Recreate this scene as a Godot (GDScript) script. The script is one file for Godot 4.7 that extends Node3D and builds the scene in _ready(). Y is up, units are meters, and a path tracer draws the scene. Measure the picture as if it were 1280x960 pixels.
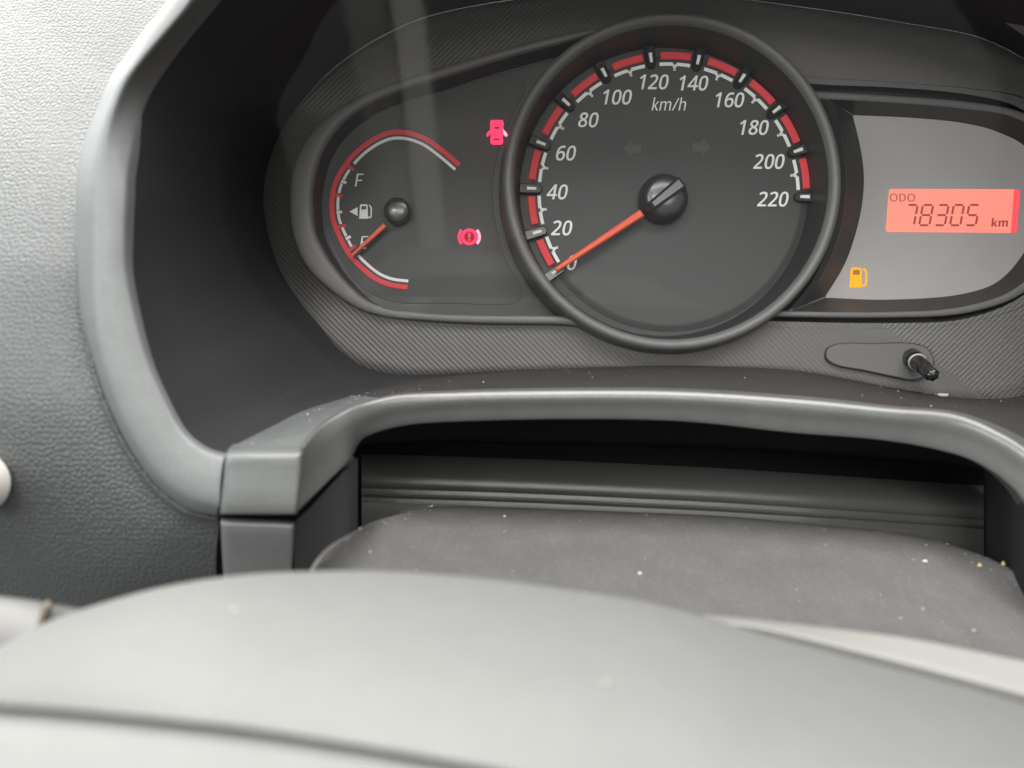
extends Node3D

# A car's instrument cluster under its hood, seen over the steering wheel.
# Shapes are written in millimetres: x right, y up, z from the gauge faces towards the driver.

const MM := 0.001
const EYE := Vector3(0, 0, 280)
var M := {}
var cover_rows := []
var ledge_rows := []
var tunnel_rows := []
var pad_rows := []
var rng := RandomNumberGenerator.new()


func p(x: float, y: float, z: float) -> Vector3:
	return Vector3(x, y, z)


# ---------------------------------------------------------------- curves
func spline(pts: Array, closed := false, per := 6) -> PackedVector3Array:
	var out := PackedVector3Array()
	var n := pts.size()
	var spans := n if closed else n - 1
	for i in spans:
		var a: Vector3 = pts[(i - 1 + n) % n] if closed or i > 0 else pts[0] * 2.0 - pts[1]
		var b: Vector3 = pts[i]
		var c: Vector3 = pts[(i + 1) % n]
		var d: Vector3 = pts[(i + 2) % n] if closed or i + 2 < n else pts[n - 1] * 2.0 - pts[n - 2]
		# centripetal parameters keep uneven spacing from overshooting
		var t1 := pow(maxf(a.distance_to(b), 1e-4), 0.5)
		var t2 := t1 + pow(maxf(b.distance_to(c), 1e-4), 0.5)
		var t3 := t2 + pow(maxf(c.distance_to(d), 1e-4), 0.5)
		for k in per:
			var t := lerpf(t1, t2, float(k) / per)
			var a1 := a.lerp(b, t / t1)
			var a2 := b.lerp(c, (t - t1) / (t2 - t1))
			var a3 := c.lerp(d, (t - t2) / (t3 - t2))
			var b1 := a1.lerp(a2, t / t2)
			var b2 := a2.lerp(a3, (t - t1) / (t3 - t1))
			out.append(b1.lerp(b2, (t - t1) / (t2 - t1)))
	if not closed:
		out.append(pts[n - 1])
	return out


func between(a: PackedVector3Array, b: PackedVector3Array, t: float, dz := 0.0) -> PackedVector3Array:
	var out := PackedVector3Array()
	for i in a.size():
		out.append(a[i].lerp(b[i], t) + Vector3(0, 0, dz))
	return out


func at_z(a: PackedVector3Array, z: float) -> PackedVector3Array:
	var out := PackedVector3Array()
	for q in a:
		out.append(Vector3(q.x, q.y, z))
	return out


func moved(a: PackedVector3Array, by: Vector3) -> PackedVector3Array:
	var out := PackedVector3Array()
	for q in a:
		out.append(q + by)
	return out


func flat2(a) -> PackedVector2Array:
	var out := PackedVector2Array()
	for q in a:
		out.append(Vector2(q.x, q.y))
	return out


# points where rays from a centre meet a closed outline, one per angle
func radial(outline: PackedVector3Array, c: Vector3, n: int) -> PackedVector3Array:
	var out := PackedVector3Array()
	for i in n:
		var ang := TAU * i / n
		var d := Vector2(cos(ang), sin(ang))
		var best := 0.0
		var hit := c
		for k in outline.size():
			var a := outline[k]
			var b := outline[(k + 1) % outline.size()]
			var e := Vector2(b.x - a.x, b.y - a.y)
			var den := d.x * e.y - d.y * e.x
			if absf(den) < 1e-9:
				continue
			var w := Vector2(a.x - c.x, a.y - c.y)
			var t := (w.x * e.y - w.y * e.x) / den
			var u := (w.x * d.y - w.y * d.x) / den
			if u >= -1e-5 and u <= 1.00001 and t > best:
				best = t
				hit = a.lerp(b, clampf(u, 0, 1))
		out.append(hit)
	return out


# ---------------------------------------------------------------- meshes
func make(v: PackedVector3Array, nrm: PackedVector3Array, idx: PackedInt32Array, uv := PackedVector2Array()) -> ArrayMesh:
	var arr := []
	arr.resize(Mesh.ARRAY_MAX)
	var vv := PackedVector3Array()
	for q in v:
		vv.append(q * MM)
	arr[Mesh.ARRAY_VERTEX] = vv
	arr[Mesh.ARRAY_NORMAL] = nrm
	if uv.size():
		arr[Mesh.ARRAY_TEX_UV] = uv
	arr[Mesh.ARRAY_INDEX] = idx
	var m := ArrayMesh.new()
	m.add_surface_from_arrays(Mesh.PRIMITIVE_TRIANGLES, arr)
	return m


# a surface through rows of points; smooth along and across; it faces «towards» on the whole
func skin(rows: Array, closed := false, towards := EYE, uv_rows := []) -> ArrayMesh:
	var nr := rows.size()
	var nc: int = rows[0].size()
	var v := PackedVector3Array()
	var uv := PackedVector2Array()
	for r in nr:
		v.append_array(rows[r])
		if uv_rows.size():
			uv.append_array(uv_rows[r])
	var idx := PackedInt32Array()
	var nrm := PackedVector3Array()
	nrm.resize(v.size())
	var facing := 0.0
	var cols := nc if closed else nc - 1
	for r in nr - 1:
		for c in cols:
			var a := r * nc + c
			var b := r * nc + (c + 1) % nc
			var d := a + nc
			var e := b + nc
			for t in [[a, b, e], [a, e, d]]:
				var n: Vector3 = (v[t[2]] - v[t[0]]).cross(v[t[1]] - v[t[0]])
				facing += n.dot(towards - v[t[0]])
				for k in t:
					nrm[k] += n
				idx.append_array(PackedInt32Array(t))
	var flip := facing < 0
	for i in nrm.size():
		nrm[i] = (-nrm[i] if flip else nrm[i]).normalized()
	if flip:
		for i in range(0, idx.size(), 3):
			var s := idx[i + 1]
			idx[i + 1] = idx[i + 2]
			idx[i + 2] = s
	return make(v, nrm, idx, uv)


# several strips with an edge between them
func faceted(rows: Array, closed := false, towards := EYE) -> ArrayMesh:
	var st := SurfaceTool.new()
	for r in rows.size() - 1:
		st.append_from(skin([rows[r], rows[r + 1]], closed, towards), 0, Transform3D())
	return st.commit()


# rows refined with a spline across them
func smooth_rows(rows: Array, per := 5) -> Array:
	var out := []
	var nc: int = rows[0].size()
	var cols := []
	for c in nc:
		var pts := []
		for r in rows:
			pts.append(r[c])
		cols.append(spline(pts, false, per))
	for k in cols[0].size():
		var row := PackedVector3Array()
		for c in nc:
			row.append(cols[c][k])
		out.append(row)
	return out


func join(list: Array) -> ArrayMesh:
	var st := SurfaceTool.new()
	for m in list:
		st.append_from(m, 0, Transform3D())
	return st.commit()


func turned(profile: Array, c: Vector3, n := 96, scallop := 0.0, lobes := 0) -> ArrayMesh:
	# profile of (radius, z) points turned about an axis along z
	var rows := []
	for q in profile:
		var row := PackedVector3Array()
		for i in n:
			var a := TAU * i / n
			var r: float = q.x * (1.0 + scallop * cos(a * lobes))
			row.append(c + Vector3(cos(a) * r, sin(a) * r, q.y))
		rows.append(row)
	return skin(rows, true, c + Vector3(0, 0, 4000))


# a flat raised piece with a small chamfer round its top
func plate(poly: PackedVector2Array, z0: float, z1: float, bevel := 0.1) -> ArrayMesh:
	var q := poly.duplicate()
	if Geometry2D.is_polygon_clockwise(q):
		q.reverse()
	var n := q.size()
	var ins := PackedVector2Array()
	for i in n:
		var e0 := (q[i] - q[(i - 1 + n) % n]).normalized()
		var e1 := (q[(i + 1) % n] - q[i]).normalized()
		var nn := (Vector2(-e0.y, e0.x) + Vector2(-e1.y, e1.x))
		nn = nn.normalized() / maxf(0.5, sqrt(maxf(0.0, (1.0 + e0.dot(e1)) / 2.0)))
		ins.append(q[i] + nn * bevel)
	var v := PackedVector3Array()
	var nrm := PackedVector3Array()
	var idx := PackedInt32Array()
	for k in ins:
		v.append(Vector3(k.x, k.y, z1))
		nrm.append(Vector3(0, 0, 1))
	var tri := Geometry2D.triangulate_polygon(ins)
	for i in range(0, tri.size(), 3):
		var a := ins[tri[i]]
		var b := ins[tri[i + 1]]
		var c := ins[tri[i + 2]]
		if (b - a).cross(c - a) > 0:
			idx.append_array(PackedInt32Array([tri[i], tri[i + 2], tri[i + 1]]))
		else:
			idx.append_array(PackedInt32Array([tri[i], tri[i + 1], tri[i + 2]]))
	var zb := z1 - bevel if z1 - bevel > z0 else (z0 + z1) / 2
	for i in n:
		var j := (i + 1) % n
		var quads := [[Vector3(ins[i].x, ins[i].y, z1), Vector3(ins[j].x, ins[j].y, z1), Vector3(q[j].x, q[j].y, zb), Vector3(q[i].x, q[i].y, zb)],
			[Vector3(q[i].x, q[i].y, zb), Vector3(q[j].x, q[j].y, zb), Vector3(q[j].x, q[j].y, z0), Vector3(q[i].x, q[i].y, z0)]]
		for f in quads:
			var nn: Vector3 = (f[2] - f[0]).cross(f[1] - f[0]).normalized()
			var base := v.size()
			for k in f:
				v.append(k)
				nrm.append(nn)
			idx.append_array(PackedInt32Array([base, base + 1, base + 2, base, base + 2, base + 3]))
	return make(v, nrm, idx)


func ring_arc(c: Vector2, r0: float, r1: float, a0: float, a1: float, n := 12) -> PackedVector2Array:
	var out := PackedVector2Array()
	for i in n + 1:
		var a := deg_to_rad(lerpf(a0, a1, float(i) / n))
		out.append(c + Vector2(cos(a), sin(a)) * r1)
	for i in n + 1:
		var a := deg_to_rad(lerpf(a1, a0, float(i) / n))
		out.append(c + Vector2(cos(a), sin(a)) * r0)
	return out


func bar(a: Vector2, b: Vector2, w0: float, w1: float) -> PackedVector2Array:
	var n := (b - a).normalized().orthogonal()
	return PackedVector2Array([a + n * w0 / 2, b + n * w1 / 2, b - n * w1 / 2, a - n * w0 / 2])


func disc(c: Vector2, r: float, n := 40) -> PackedVector2Array:
	var out := PackedVector2Array()
	for i in n:
		out.append(c + Vector2.from_angle(TAU * i / n) * r)
	return out


func tube(path: PackedVector3Array, radii: Array, n := 20, scallop := [], lobes := 0) -> ArrayMesh:
	var rows := []
	for i in path.size():
		var d := (path[mini(i + 1, path.size() - 1)] - path[maxi(i - 1, 0)]).normalized()
		var side := d.cross(Vector3.UP if absf(d.y) < 0.9 else Vector3.RIGHT).normalized()
		var up := side.cross(d)
		var row := PackedVector3Array()
		for k in n:
			var a := TAU * k / n
			var r: float = radii[mini(i, radii.size() - 1)]
			if scallop.size():
				r *= 1.0 + scallop[i] * cos(a * lobes)
			row.append(path[i] + (side * cos(a) + up * sin(a)) * r)
		rows.append(row)
	var m := skin(rows, true, Vector3(0, 0, 0))
	# face outwards from the path
	var arr := m.surface_get_arrays(0)
	if arr[Mesh.ARRAY_NORMAL][n * 1].dot(rows[1][0] - path[1]) < 0:
		var nr: PackedVector3Array = arr[Mesh.ARRAY_NORMAL]
		var ix: PackedInt32Array = arr[Mesh.ARRAY_INDEX]
		for i in nr.size():
			nr[i] = -nr[i]
		for i in range(0, ix.size(), 3):
			var s := ix[i + 1]
			ix[i + 1] = ix[i + 2]
			ix[i + 2] = s
		arr[Mesh.ARRAY_NORMAL] = nr
		arr[Mesh.ARRAY_INDEX] = ix
		m = ArrayMesh.new()
		m.add_surface_from_arrays(Mesh.PRIMITIVE_TRIANGLES, arr)
	return m


# lettering: em size in mm, slanted like italics, its middle at «where»
func letters(s: String, em: float, where: Vector3, slant := 0.0, bold := false, squeeze := 1.0, weight := 0.0) -> ArrayMesh:
	var font := SystemFont.new()
	font.font_names = PackedStringArray(["Droid Sans"])
	font.font_weight = 700 if bold else 400
	var t := TextMesh.new()
	t.text = s
	var heavier := FontVariation.new()
	heavier.base_font = font
	heavier.variation_embolden = weight
	t.font = heavier
	t.font_size = 64
	t.pixel_size = 0.01
	t.depth = 0.01
	t.curve_step = 0.6
	var arr := t.get_mesh_arrays()
	var v: PackedVector3Array = arr[Mesh.ARRAY_VERTEX]
	var lo := Vector3.ONE * 1e9
	var hi := -lo
	for i in v.size():
		v[i] *= em * MM / 0.64
		v[i].x = v[i].x * squeeze + v[i].y * tan(deg_to_rad(slant))
		lo = lo.min(v[i])
		hi = hi.max(v[i])
	var mid := (lo + hi) / 2
	mid.z = lo.z
	for i in v.size():
		v[i] = v[i] - mid + where * MM
	arr[Mesh.ARRAY_VERTEX] = v
	var m := ArrayMesh.new()
	m.add_surface_from_arrays(Mesh.PRIMITIVE_TRIANGLES, arr)
	return m


# ---------------------------------------------------------------- nodes
var taken := {}

func numbered(called: String, parent: Node) -> String:
	var key := str(parent.get_instance_id()) + called
	taken[key] = taken.get(key, 0) + 1
	return called if taken[key] == 1 else "%s_%03d" % [called, taken[key] - 1]


func thing(called: String, label: String, category: String, base: Vector3, group := "") -> Node3D:
	var o := Node3D.new()
	o.name = numbered(called, self)
	add_child(o, true)
	o.position = base * MM
	tag(o, label, category, group)
	return o


func tag(o: Node, label: String, category := "", group := "") -> void:
	o.set_meta("label", label)
	if category:
		o.set_meta("category", category)
	if group:
		o.set_meta("group", group)


func obj(called: String, mesh: Mesh, mat: Material, parent: Node3D, label := "") -> MeshInstance3D:
	var o := MeshInstance3D.new()
	o.name = numbered(called, parent)
	o.mesh = mesh
	o.material_override = mat
	parent.add_child(o, true)
	if parent != self and parent.get_parent() == self:
		o.position = -parent.position
	if label:
		o.set_meta("label", label)
	return o


# ---------------------------------------------------------------- materials
func lin(r: float, g: float, b: float, a := 1.0) -> Color:
	var c := Color(r, g, b).linear_to_srgb()
	c.a = a
	return c


func plastic(col: Color, rough: float, spec := 0.5) -> StandardMaterial3D:
	var m := StandardMaterial3D.new()
	m.albedo_color = col
	m.roughness = rough
	m.metallic_specular = spec
	return m


func relief(m: StandardMaterial3D, tex: Texture2D, cm: float, tile_mm: float, triplanar := true) -> StandardMaterial3D:
	m.heightmap_enabled = true
	m.heightmap_texture = tex
	m.heightmap_scale = cm
	if triplanar:
		m.uv1_triplanar = true
		m.uv1_world_triplanar = true
		m.uv1_scale = Vector3.ONE / (tile_mm * MM)
	return m


func grain_image(size: int, cells: int) -> Image:
	# leather-like pebbles: distance to the nearest and second nearest of scattered points
	var pts := []
	for j in cells:
		for i in cells:
			pts.append(Vector2(i + rng.randf_range(0.08, 0.92), j + rng.randf_range(0.08, 0.92)))
	var im := Image.create(size, size, false, Image.FORMAT_RF)
	for y in size:
		for x in size:
			var q := Vector2(x, y) * cells / size
			var ci := int(q.x)
			var cj := int(q.y)
			var d1 := 9.0
			var d2 := 9.0
			for dj in range(-1, 2):
				for di in range(-1, 2):
					var wi := posmod(ci + di, cells)
					var wj := posmod(cj + dj, cells)
					var c: Vector2 = pts[wj * cells + wi] + Vector2(ci + di - wi, cj + dj - wj)
					var d := c.distance_to(q)
					if d < d1:
						d2 = d1
						d1 = d
					elif d < d2:
						d2 = d
			im.set_pixel(x, y, Color(smoothstep(0.0, 0.55, d2 - d1), 0, 0))
	return im


func weave_image(size: int) -> Image:
	# four by four cells of a twill: ribs that lean, cut into beads
	var im := Image.create(size, size, false, Image.FORMAT_RF)
	for y in size:
		for x in size:
			var u := TAU * x / size * 4.0
			var w := TAU * y / size * 4.0
			var rib := 0.5 + 0.5 * sin(u + w)
			var bead := 0.5 + 0.5 * sin(u - w * 2.0)
			im.set_pixel(x, y, Color(0.65 * rib + 0.35 * bead * rib, 0, 0))
	return im


func noise_tex(size: int, freq: float, seed_: int, octaves := 3) -> ImageTexture:
	var f := FastNoiseLite.new()
	f.seed = seed_
	f.noise_type = FastNoiseLite.TYPE_SIMPLEX_SMOOTH
	f.frequency = freq
	f.fractal_octaves = octaves
	return ImageTexture.create_from_image(f.get_seamless_image(size, size))


func dusty_image(size: int, base: Color, dust: Color, seed_: int, amount: float) -> ImageTexture:
	# dry dust lying in soft patches with grains in it
	var soft := FastNoiseLite.new()
	soft.seed = seed_
	soft.frequency = 4.0 / size
	soft.fractal_octaves = 4
	var a := soft.get_seamless_image(size, size)
	var fine := FastNoiseLite.new()
	fine.seed = seed_ + 1
	fine.frequency = 30.0 / size
	fine.fractal_octaves = 4
	var b := fine.get_seamless_image(size, size)
	var im := Image.create(size, size, false, Image.FORMAT_RGB8)
	for y in size:
		for x in size:
			var k := clampf((a.get_pixel(x, y).r - 0.2) * 0.4, 0, 1) * amount + maxf(0.0, b.get_pixel(x, y).r - 0.5) * amount * 1.3
			im.set_pixel(x, y, base.lerp(dust, clampf(k, 0, 1)))
	return ImageTexture.create_from_image(im)


func materials() -> void:
	rng.seed = 41
	var grain := ImageTexture.create_from_image(grain_image(384, 26))
	var weave := ImageTexture.create_from_image(weave_image(128))
	var fine := noise_tex(256, 0.12, 5)
	M.leather = relief(plastic(lin(0.05, 0.053, 0.053), 0.5), grain, 0.024, 34.0)
	M.trim = relief(plastic(lin(0.118, 0.122, 0.119), 0.42), fine, 0.0016, 12.0)
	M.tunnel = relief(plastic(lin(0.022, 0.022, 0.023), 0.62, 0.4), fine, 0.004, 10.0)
	M.ledge = relief(plastic(Color.WHITE, 0.62, 0.4), fine, 0.004, 10.0)
	M.ledge.albedo_texture = dusty_image(256, lin(0.024, 0.022, 0.021), lin(0.11, 0.095, 0.083), 8, 0.45)
	M.ledge.uv1_scale = Vector3.ONE / (40 * MM)
	M.bridge = relief(plastic(lin(0.08, 0.081, 0.078), 0.28, 0.65), fine, 0.0014, 12.0)
	M.block = relief(plastic(lin(0.105, 0.108, 0.105), 0.3, 0.6), fine, 0.0016, 12.0)
	M.mask = relief(plastic(lin(0.11, 0.105, 0.1), 0.5), weave, 0.013, 8.0, false)
	M.mask_plain = relief(plastic(lin(0.1, 0.096, 0.092), 0.55), fine, 0.003, 8.0)
	M.rim = relief(plastic(lin(0.105, 0.103, 0.099), 0.5), fine, 0.002, 8.0)
	M.pod_wall = plastic(lin(0.025, 0.024, 0.024), 0.4)
	M.groove = plastic(lin(0.012, 0.012, 0.013), 0.5)
	M.dial = relief(plastic(lin(0.035, 0.035, 0.034), 0.55), fine, 0.002, 6.0)
	M.bowl = plastic(lin(0.022, 0.021, 0.021), 0.45)
	M.white = plastic(lin(0.74, 0.74, 0.71), 0.6, 0.3)
	M.red = plastic(lin(0.68, 0.06, 0.07), 0.55, 0.3)
	M.needle = plastic(lin(0.7, 0.105, 0.055), 0.45, 0.4)
	M.black_gloss = plastic(lin(0.012, 0.012, 0.012), 0.18)
	M.cap = plastic(lin(0.03, 0.03, 0.03), 0.26, 0.7)
	M.silver = relief(plastic(lin(0.3, 0.287, 0.281), 0.62), fine, 0.001, 6.0)
	M.ghost = plastic(lin(0.07, 0.067, 0.064), 0.6)
	M.collar = plastic(lin(0.4, 0.38, 0.34), 0.3)
	M.lens = StandardMaterial3D.new()
	M.lens.albedo_color = Color(1, 1, 1, 0.0)
	M.lens.transparency = BaseMaterial3D.TRANSPARENCY_ALPHA
	M.lens.roughness = 0.05
	M.lens.metallic_specular = 0.42
	M.lens.cull_mode = BaseMaterial3D.CULL_DISABLED
	M.inner = relief(plastic(lin(0.13, 0.127, 0.121), 0.27, 0.6), fine, 0.003, 10.0)
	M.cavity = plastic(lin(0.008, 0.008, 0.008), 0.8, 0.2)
	M.column = relief(plastic(Color.WHITE, 0.7, 0.35), fine, 0.008, 8.0)
	M.column.albedo_texture = dusty_image(512, lin(0.088, 0.084, 0.082), lin(0.22, 0.202, 0.19), 21, 0.55)
	M.column.uv1_scale = Vector3.ONE / (60 * MM)
	M.wheel = relief(plastic(lin(0.105, 0.107, 0.103), 0.5), fine, 0.003, 14.0)
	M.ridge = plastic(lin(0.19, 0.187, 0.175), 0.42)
	M.spoke = relief(plastic(lin(0.075, 0.073, 0.072), 0.5), fine, 0.003, 14.0)
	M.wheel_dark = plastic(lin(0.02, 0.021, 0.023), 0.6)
	for k in ["trim", "block", "bridge", "wheel"]:
		var c: Color = M[k].albedo_color
		M[k].albedo_color = Color.WHITE
		M[k].albedo_texture = dusty_image(192, c, c.lerp(Color.WHITE, 0.07 if k == "wheel" else 0.13), 50 + k.length(), 0.8)
		M[k].uv1_scale = Vector3.ONE / (30 * MM)
	M.knob = plastic(lin(0.6, 0.57, 0.52), 0.35)
	M.tan = plastic(lin(0.13, 0.1, 0.07), 0.6)
	M.dust = plastic(Color.WHITE, 0.8, 0.3)
	M.dust.vertex_color_use_as_albedo = true
	M.rust = plastic(lin(0.24, 0.16, 0.1), 0.7, 0.3)
	M.bluish = plastic(lin(0.2, 0.228, 0.245), 0.6, 0.3)
	M.cloth_grey = plastic(lin(0.3, 0.3, 0.29), 0.9, 0.2)
	M.speck = plastic(lin(0.32, 0.31, 0.25), 0.7, 0.3)
	M.grime = plastic(lin(0.03, 0.015, 0.01), 0.8, 0.2)
	M.fibre = plastic(lin(0.55, 0.47, 0.36), 0.7, 0.3)
	M.cloth = plastic(lin(0.7, 0.7, 0.68), 0.9, 0.2)
	M.sand = plastic(lin(0.45, 0.33, 0.19), 0.7, 0.3)
	M.paper = plastic(lin(0.4, 0.37, 0.33), 0.8, 0.2)


func glowing(c: Color, energy: float) -> StandardMaterial3D:
	var m := plastic(c, 0.4, 0.3)
	m.albedo_color = Color(c.r * 0.5, c.g * 0.5, c.b * 0.5)
	m.emission_enabled = true
	m.emission = c
	m.emission_energy_multiplier = energy
	return m


# ---------------------------------------------------------------- light
func window(called: String, where: Vector3, look: Vector3, size: Vector2, energy: float, col: Color) -> void:
	var l := AreaLight3D.new()
	l.name = called
	l.area_size = size
	l.area_normalize_energy = false
	l.light_energy = energy
	l.light_color = col
	l.shadow_enabled = true
	l.area_range = 6.0
	add_child(l, true)
	l.look_at_from_position(where, look, Vector3.UP if absf((look - where).normalized().y) < 0.95 else Vector3.FORWARD)


func view_and_light() -> void:
	var cam := Camera3D.new()
	cam.name = "camera"
	cam.position = EYE * MM
	add_child(cam)
	var lens := CameraAttributesPhysical.new()
	lens.frustum_focal_length = 24.615
	lens.frustum_near = 0.01
	lens.frustum_far = 20.0
	lens.frustum_focus_distance = 0.274
	lens.exposure_aperture = 8.8
	cam.attributes = lens
	cam.fov = 51.98
	cam.near = 0.01
	cam.far = 20.0
	cam.current = true
	var env := Environment.new()
	env.background_mode = Environment.BG_COLOR
	env.background_color = lin(0.35, 0.352, 0.345)
	env.tonemap_mode = Environment.TONE_MAPPER_LINEAR
	env.tonemap_exposure = 1.0
	env.sdfgi_enabled = true
	env.ssao_enabled = true
	env.ssil_enabled = true
	var we := WorldEnvironment.new()
	we.name = "environment"
	we.environment = env
	add_child(we)
	# daylight through the car's windows
	window("rear_window_light", Vector3(-0.5, 0.36, 1.9), Vector3(0.0, 0.0, 0.05), Vector2(0.3, 0.2), 19.0, Color(1.0, 0.985, 0.97))
	window("headliner_bounce_light", Vector3(0.1, 0.72, 0.6), Vector3(0.05, 0.0, 0.1), Vector2(1.2, 0.7), 3.2, Color(1.0, 1.0, 1.0))
	window("open_door_light", Vector3(-0.85, 0.2, 0.8), Vector3(0.1, 0.05, 0.0), Vector2(0.8, 0.5), 1.6, Color(0.97, 1.0, 1.0))
	window("windscreen_light", Vector3(-0.1, 0.62, -0.12), Vector3(-0.05, 0.0, 0.16), Vector2(1.2, 0.5), 4.3, Color(1.0, 0.99, 0.96))
	window("driver_window_light", Vector3(-0.72, 0.42, 0.05), Vector3(-0.1, 0.05, 0.05), Vector2(0.9, 0.4), 1.2, Color(0.97, 1.0, 1.0))
	window("back_window_light", Vector3(0.15, 0.34, 2.3), Vector3(0.05, 0.0, 0.0), Vector2(1.3, 0.34), 2.8, Color(1.0, 1.0, 0.99))


# ---------------------------------------------------------------- hood and dashboard
func hood() -> void:
	var A: Array = [p(-76.51, 96.34, 94), p(-82.17, 88.79, 94), p(-87.13, 83.34, 93.5), p(-92.36, 77.12, 92.5), p(-96.74, 72.37, 91), p(-99.96, 66.19, 90), p(-103.2, 60.14, 89), p(-105.41, 52.51, 88.5), p(-106, 44.73, 88.5), p(-105.53, 34.92, 89), p(-104.59, 27.02, 90), p(-102.89, 15.36, 91), p(-99.48, 4.77, 92), p(-96.23, -4.77, 92), p(-91.65, -14.32, 92), p(-84.97, -23.87, 92), p(-77.33, -29.79, 92), p(-70.07, -31.5, 92)]
	var B: Array = [p(-70.61, 94.27, 98), p(-75.42, 86.88, 98), p(-80.41, 80.96, 98), p(-85.95, 74.49, 98), p(-89.46, 69.69, 98), p(-92.24, 63.4, 98), p(-94.09, 57.3, 98), p(-95.56, 49.91, 98), p(-96.3, 42.51, 98), p(-96.49, 33.27, 98), p(-96.49, 25.88, 98), p(-95.93, 14.79, 98), p(-93.9, 4.62, 98), p(-90.94, -4.25, 98), p(-86.51, -13.12, 98), p(-80.22, -21.81, 98), p(-73.38, -26.25, 98), p(-67.65, -27.73, 98)]
	var C: Array = [p(-70.08, 103.59, 80), p(-75.79, 94.99, 81), p(-80.84, 88.08, 82), p(-86, 79.23, 84), p(-88.99, 71.55, 87), p(-89.92, 65.03, 90), p(-90.02, 56.98, 93), p(-90.19, 49.79, 95), p(-90.07, 42.98, 96), p(-90.2, 33.55, 96.5), p(-89.83, 26.09, 96.5), p(-87.59, 14.91, 96.5), p(-84.61, 4.66, 96.5), p(-81.07, -3.35, 96.5), p(-76.6, -11.18, 96.5), p(-72.31, -14.91, 96.5), p(-69.33, -16.21, 96.5), p(-66.91, -16.77, 96.5)]
	# the rest of the opening, over the top and down the far side
	var A2: Array = [p(190.8, -22.67, 94), p(204.02, 5.67, 94), p(207.8, 43.45, 94), p(198.35, 79.34, 94), p(166.24, 113.34, 94), p(115.23, 137.9, 94), p(49.12, 145.46, 94), p(-15.11, 139.79, 94), p(-54.78, 119.01, 94)]
	var B2: Array = [p(179.98, -20, 101), p(191.8, 7.27, 101), p(195.43, 41.81, 101), p(186.34, 73.63, 101), p(156.35, 105.44, 101), p(109.08, 128.71, 101), p(47.27, 135.98, 101), p(-11.82, 129.98, 101), p(-49.45, 112.71, 101)]
	var C2: Array = [p(175.6, -16.64, 98), p(187.62, 9.24, 98), p(190.76, 42.51, 98), p(182.07, 72.09, 98), p(153.42, 101.66, 98), p(107.21, 123.85, 98), p(48.06, 131.24, 98), p(-7.39, 124.77, 98), p(-45.29, 110.91, 98)]
	var MS: Array = [p(-27.93, 128.48, 5), p(-41.89, 122.89, 5), p(-54.46, 115.63, 5), p(-65.63, 106.69, 5), p(-74.01, 96.92, 5), p(-81.92, 92.3, -4), p(-87.16, 84.82, -8), p(-89.52, 77.78, -9), p(-90.4, 71.91, -9), p(-90.4, 65.16, -9), p(-88.64, 55.77, -9), p(-84.82, 43.88, -8), p(-75.36, 29.86, 0), p(-67.03, 20.95, 5), p(-60.05, 12.57, 5), p(-51.67, 6.42, 5), p(-39.1, 3.35, 5), p(-11.17, 3.91, 5)]
	var MS2: Array = [p(181.54, -5.59, 5), p(195.51, 16.76, 5), p(201.65, 67.03, 5), p(192.71, 100.55, 5), p(167.58, 118.98, 5), p(136.86, 125.68, 5), p(100.55, 131.27, 5), p(61.45, 135.74, 5), p(11.17, 135.18, 5)]
	var a := spline(A2 + A, false, 5)
	var b := spline(B2 + B, false, 5)
	var c := spline(C2 + C, false, 5)
	var m := spline(MS2 + MS, false, 5)
	var t := thing("instrument_hood", "dark grey plastic hood and surround round the instrument cluster, with pale satin edge", "instrument hood", Vector3(-40, -20, 60))
	var tr := obj("edge_trim", skin(smooth_rows([moved(a, Vector3(0, 0, -70)), moved(a, Vector3(0, 0, -30)), moved(a, Vector3(0, 0, -1.5)), a, between(a, b, 0.12, 0.9), between(a, b, 0.5, 1.1), b, between(b, c, 0.5, 1.0), between(b, c, 0.9, 0.6), c, moved(between(c, m, 0.03), Vector3(0, 0, -1))], 4)), M.trim, t, "pale satin trim along the edge of the hood")
	var mid := between(c, m, 0.5)
	var corner := p(-48.22, -4.11, 55)
	var n := mid.size()
	var start := mid[n - 1]
	for i in 18:
		var w := smoothstep(0.0, 1.0, 1.0 - i / 17.0)
		mid[n - 1 - i] += (corner - start) * w
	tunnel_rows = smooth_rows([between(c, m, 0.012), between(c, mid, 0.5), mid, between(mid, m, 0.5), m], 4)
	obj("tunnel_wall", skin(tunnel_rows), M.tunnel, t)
	# dusty ledge below the gauges
	var U: Array = [p(-64.88, -14.79, 98), p(-64.45, -14.09, 95), p(-60.12, -10.36, 80), p(-56.31, -7.46, 70), p(-48.22, -4.11, 55), p(-41.53, -1.91, 45), p(-25.9, 1.81, 25), p(0, 4.42, 8), p(55.66, 6.4, 6), p(100.18, 4.45, 6), p(136.36, -1.95, 6), p(164.19, -5.29, 6), p(179.56, -3.31, 8), p(191.95, 2.74, 10), p(205.97, 10.56, 20)]
	var L: Array = [p(-48.24, -14.79, 98), p(-47.23, -12.28, 94), p(-45, -9.12, 89), p(-40.61, -5.97, 84), p(-35.34, -4.06, 80), p(-29.13, -2.67, 78), p(-16.57, -2.07, 76), p(0, -1.67, 75), p(41.64, -1.67, 75), p(74.95, -3.75, 75), p(97.86, -6.04, 75), p(115.55, -7.7, 75), p(124.73, -11.75, 77), p(132.03, -17.47, 80), p(139.89, -29.55, 86)]
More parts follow.
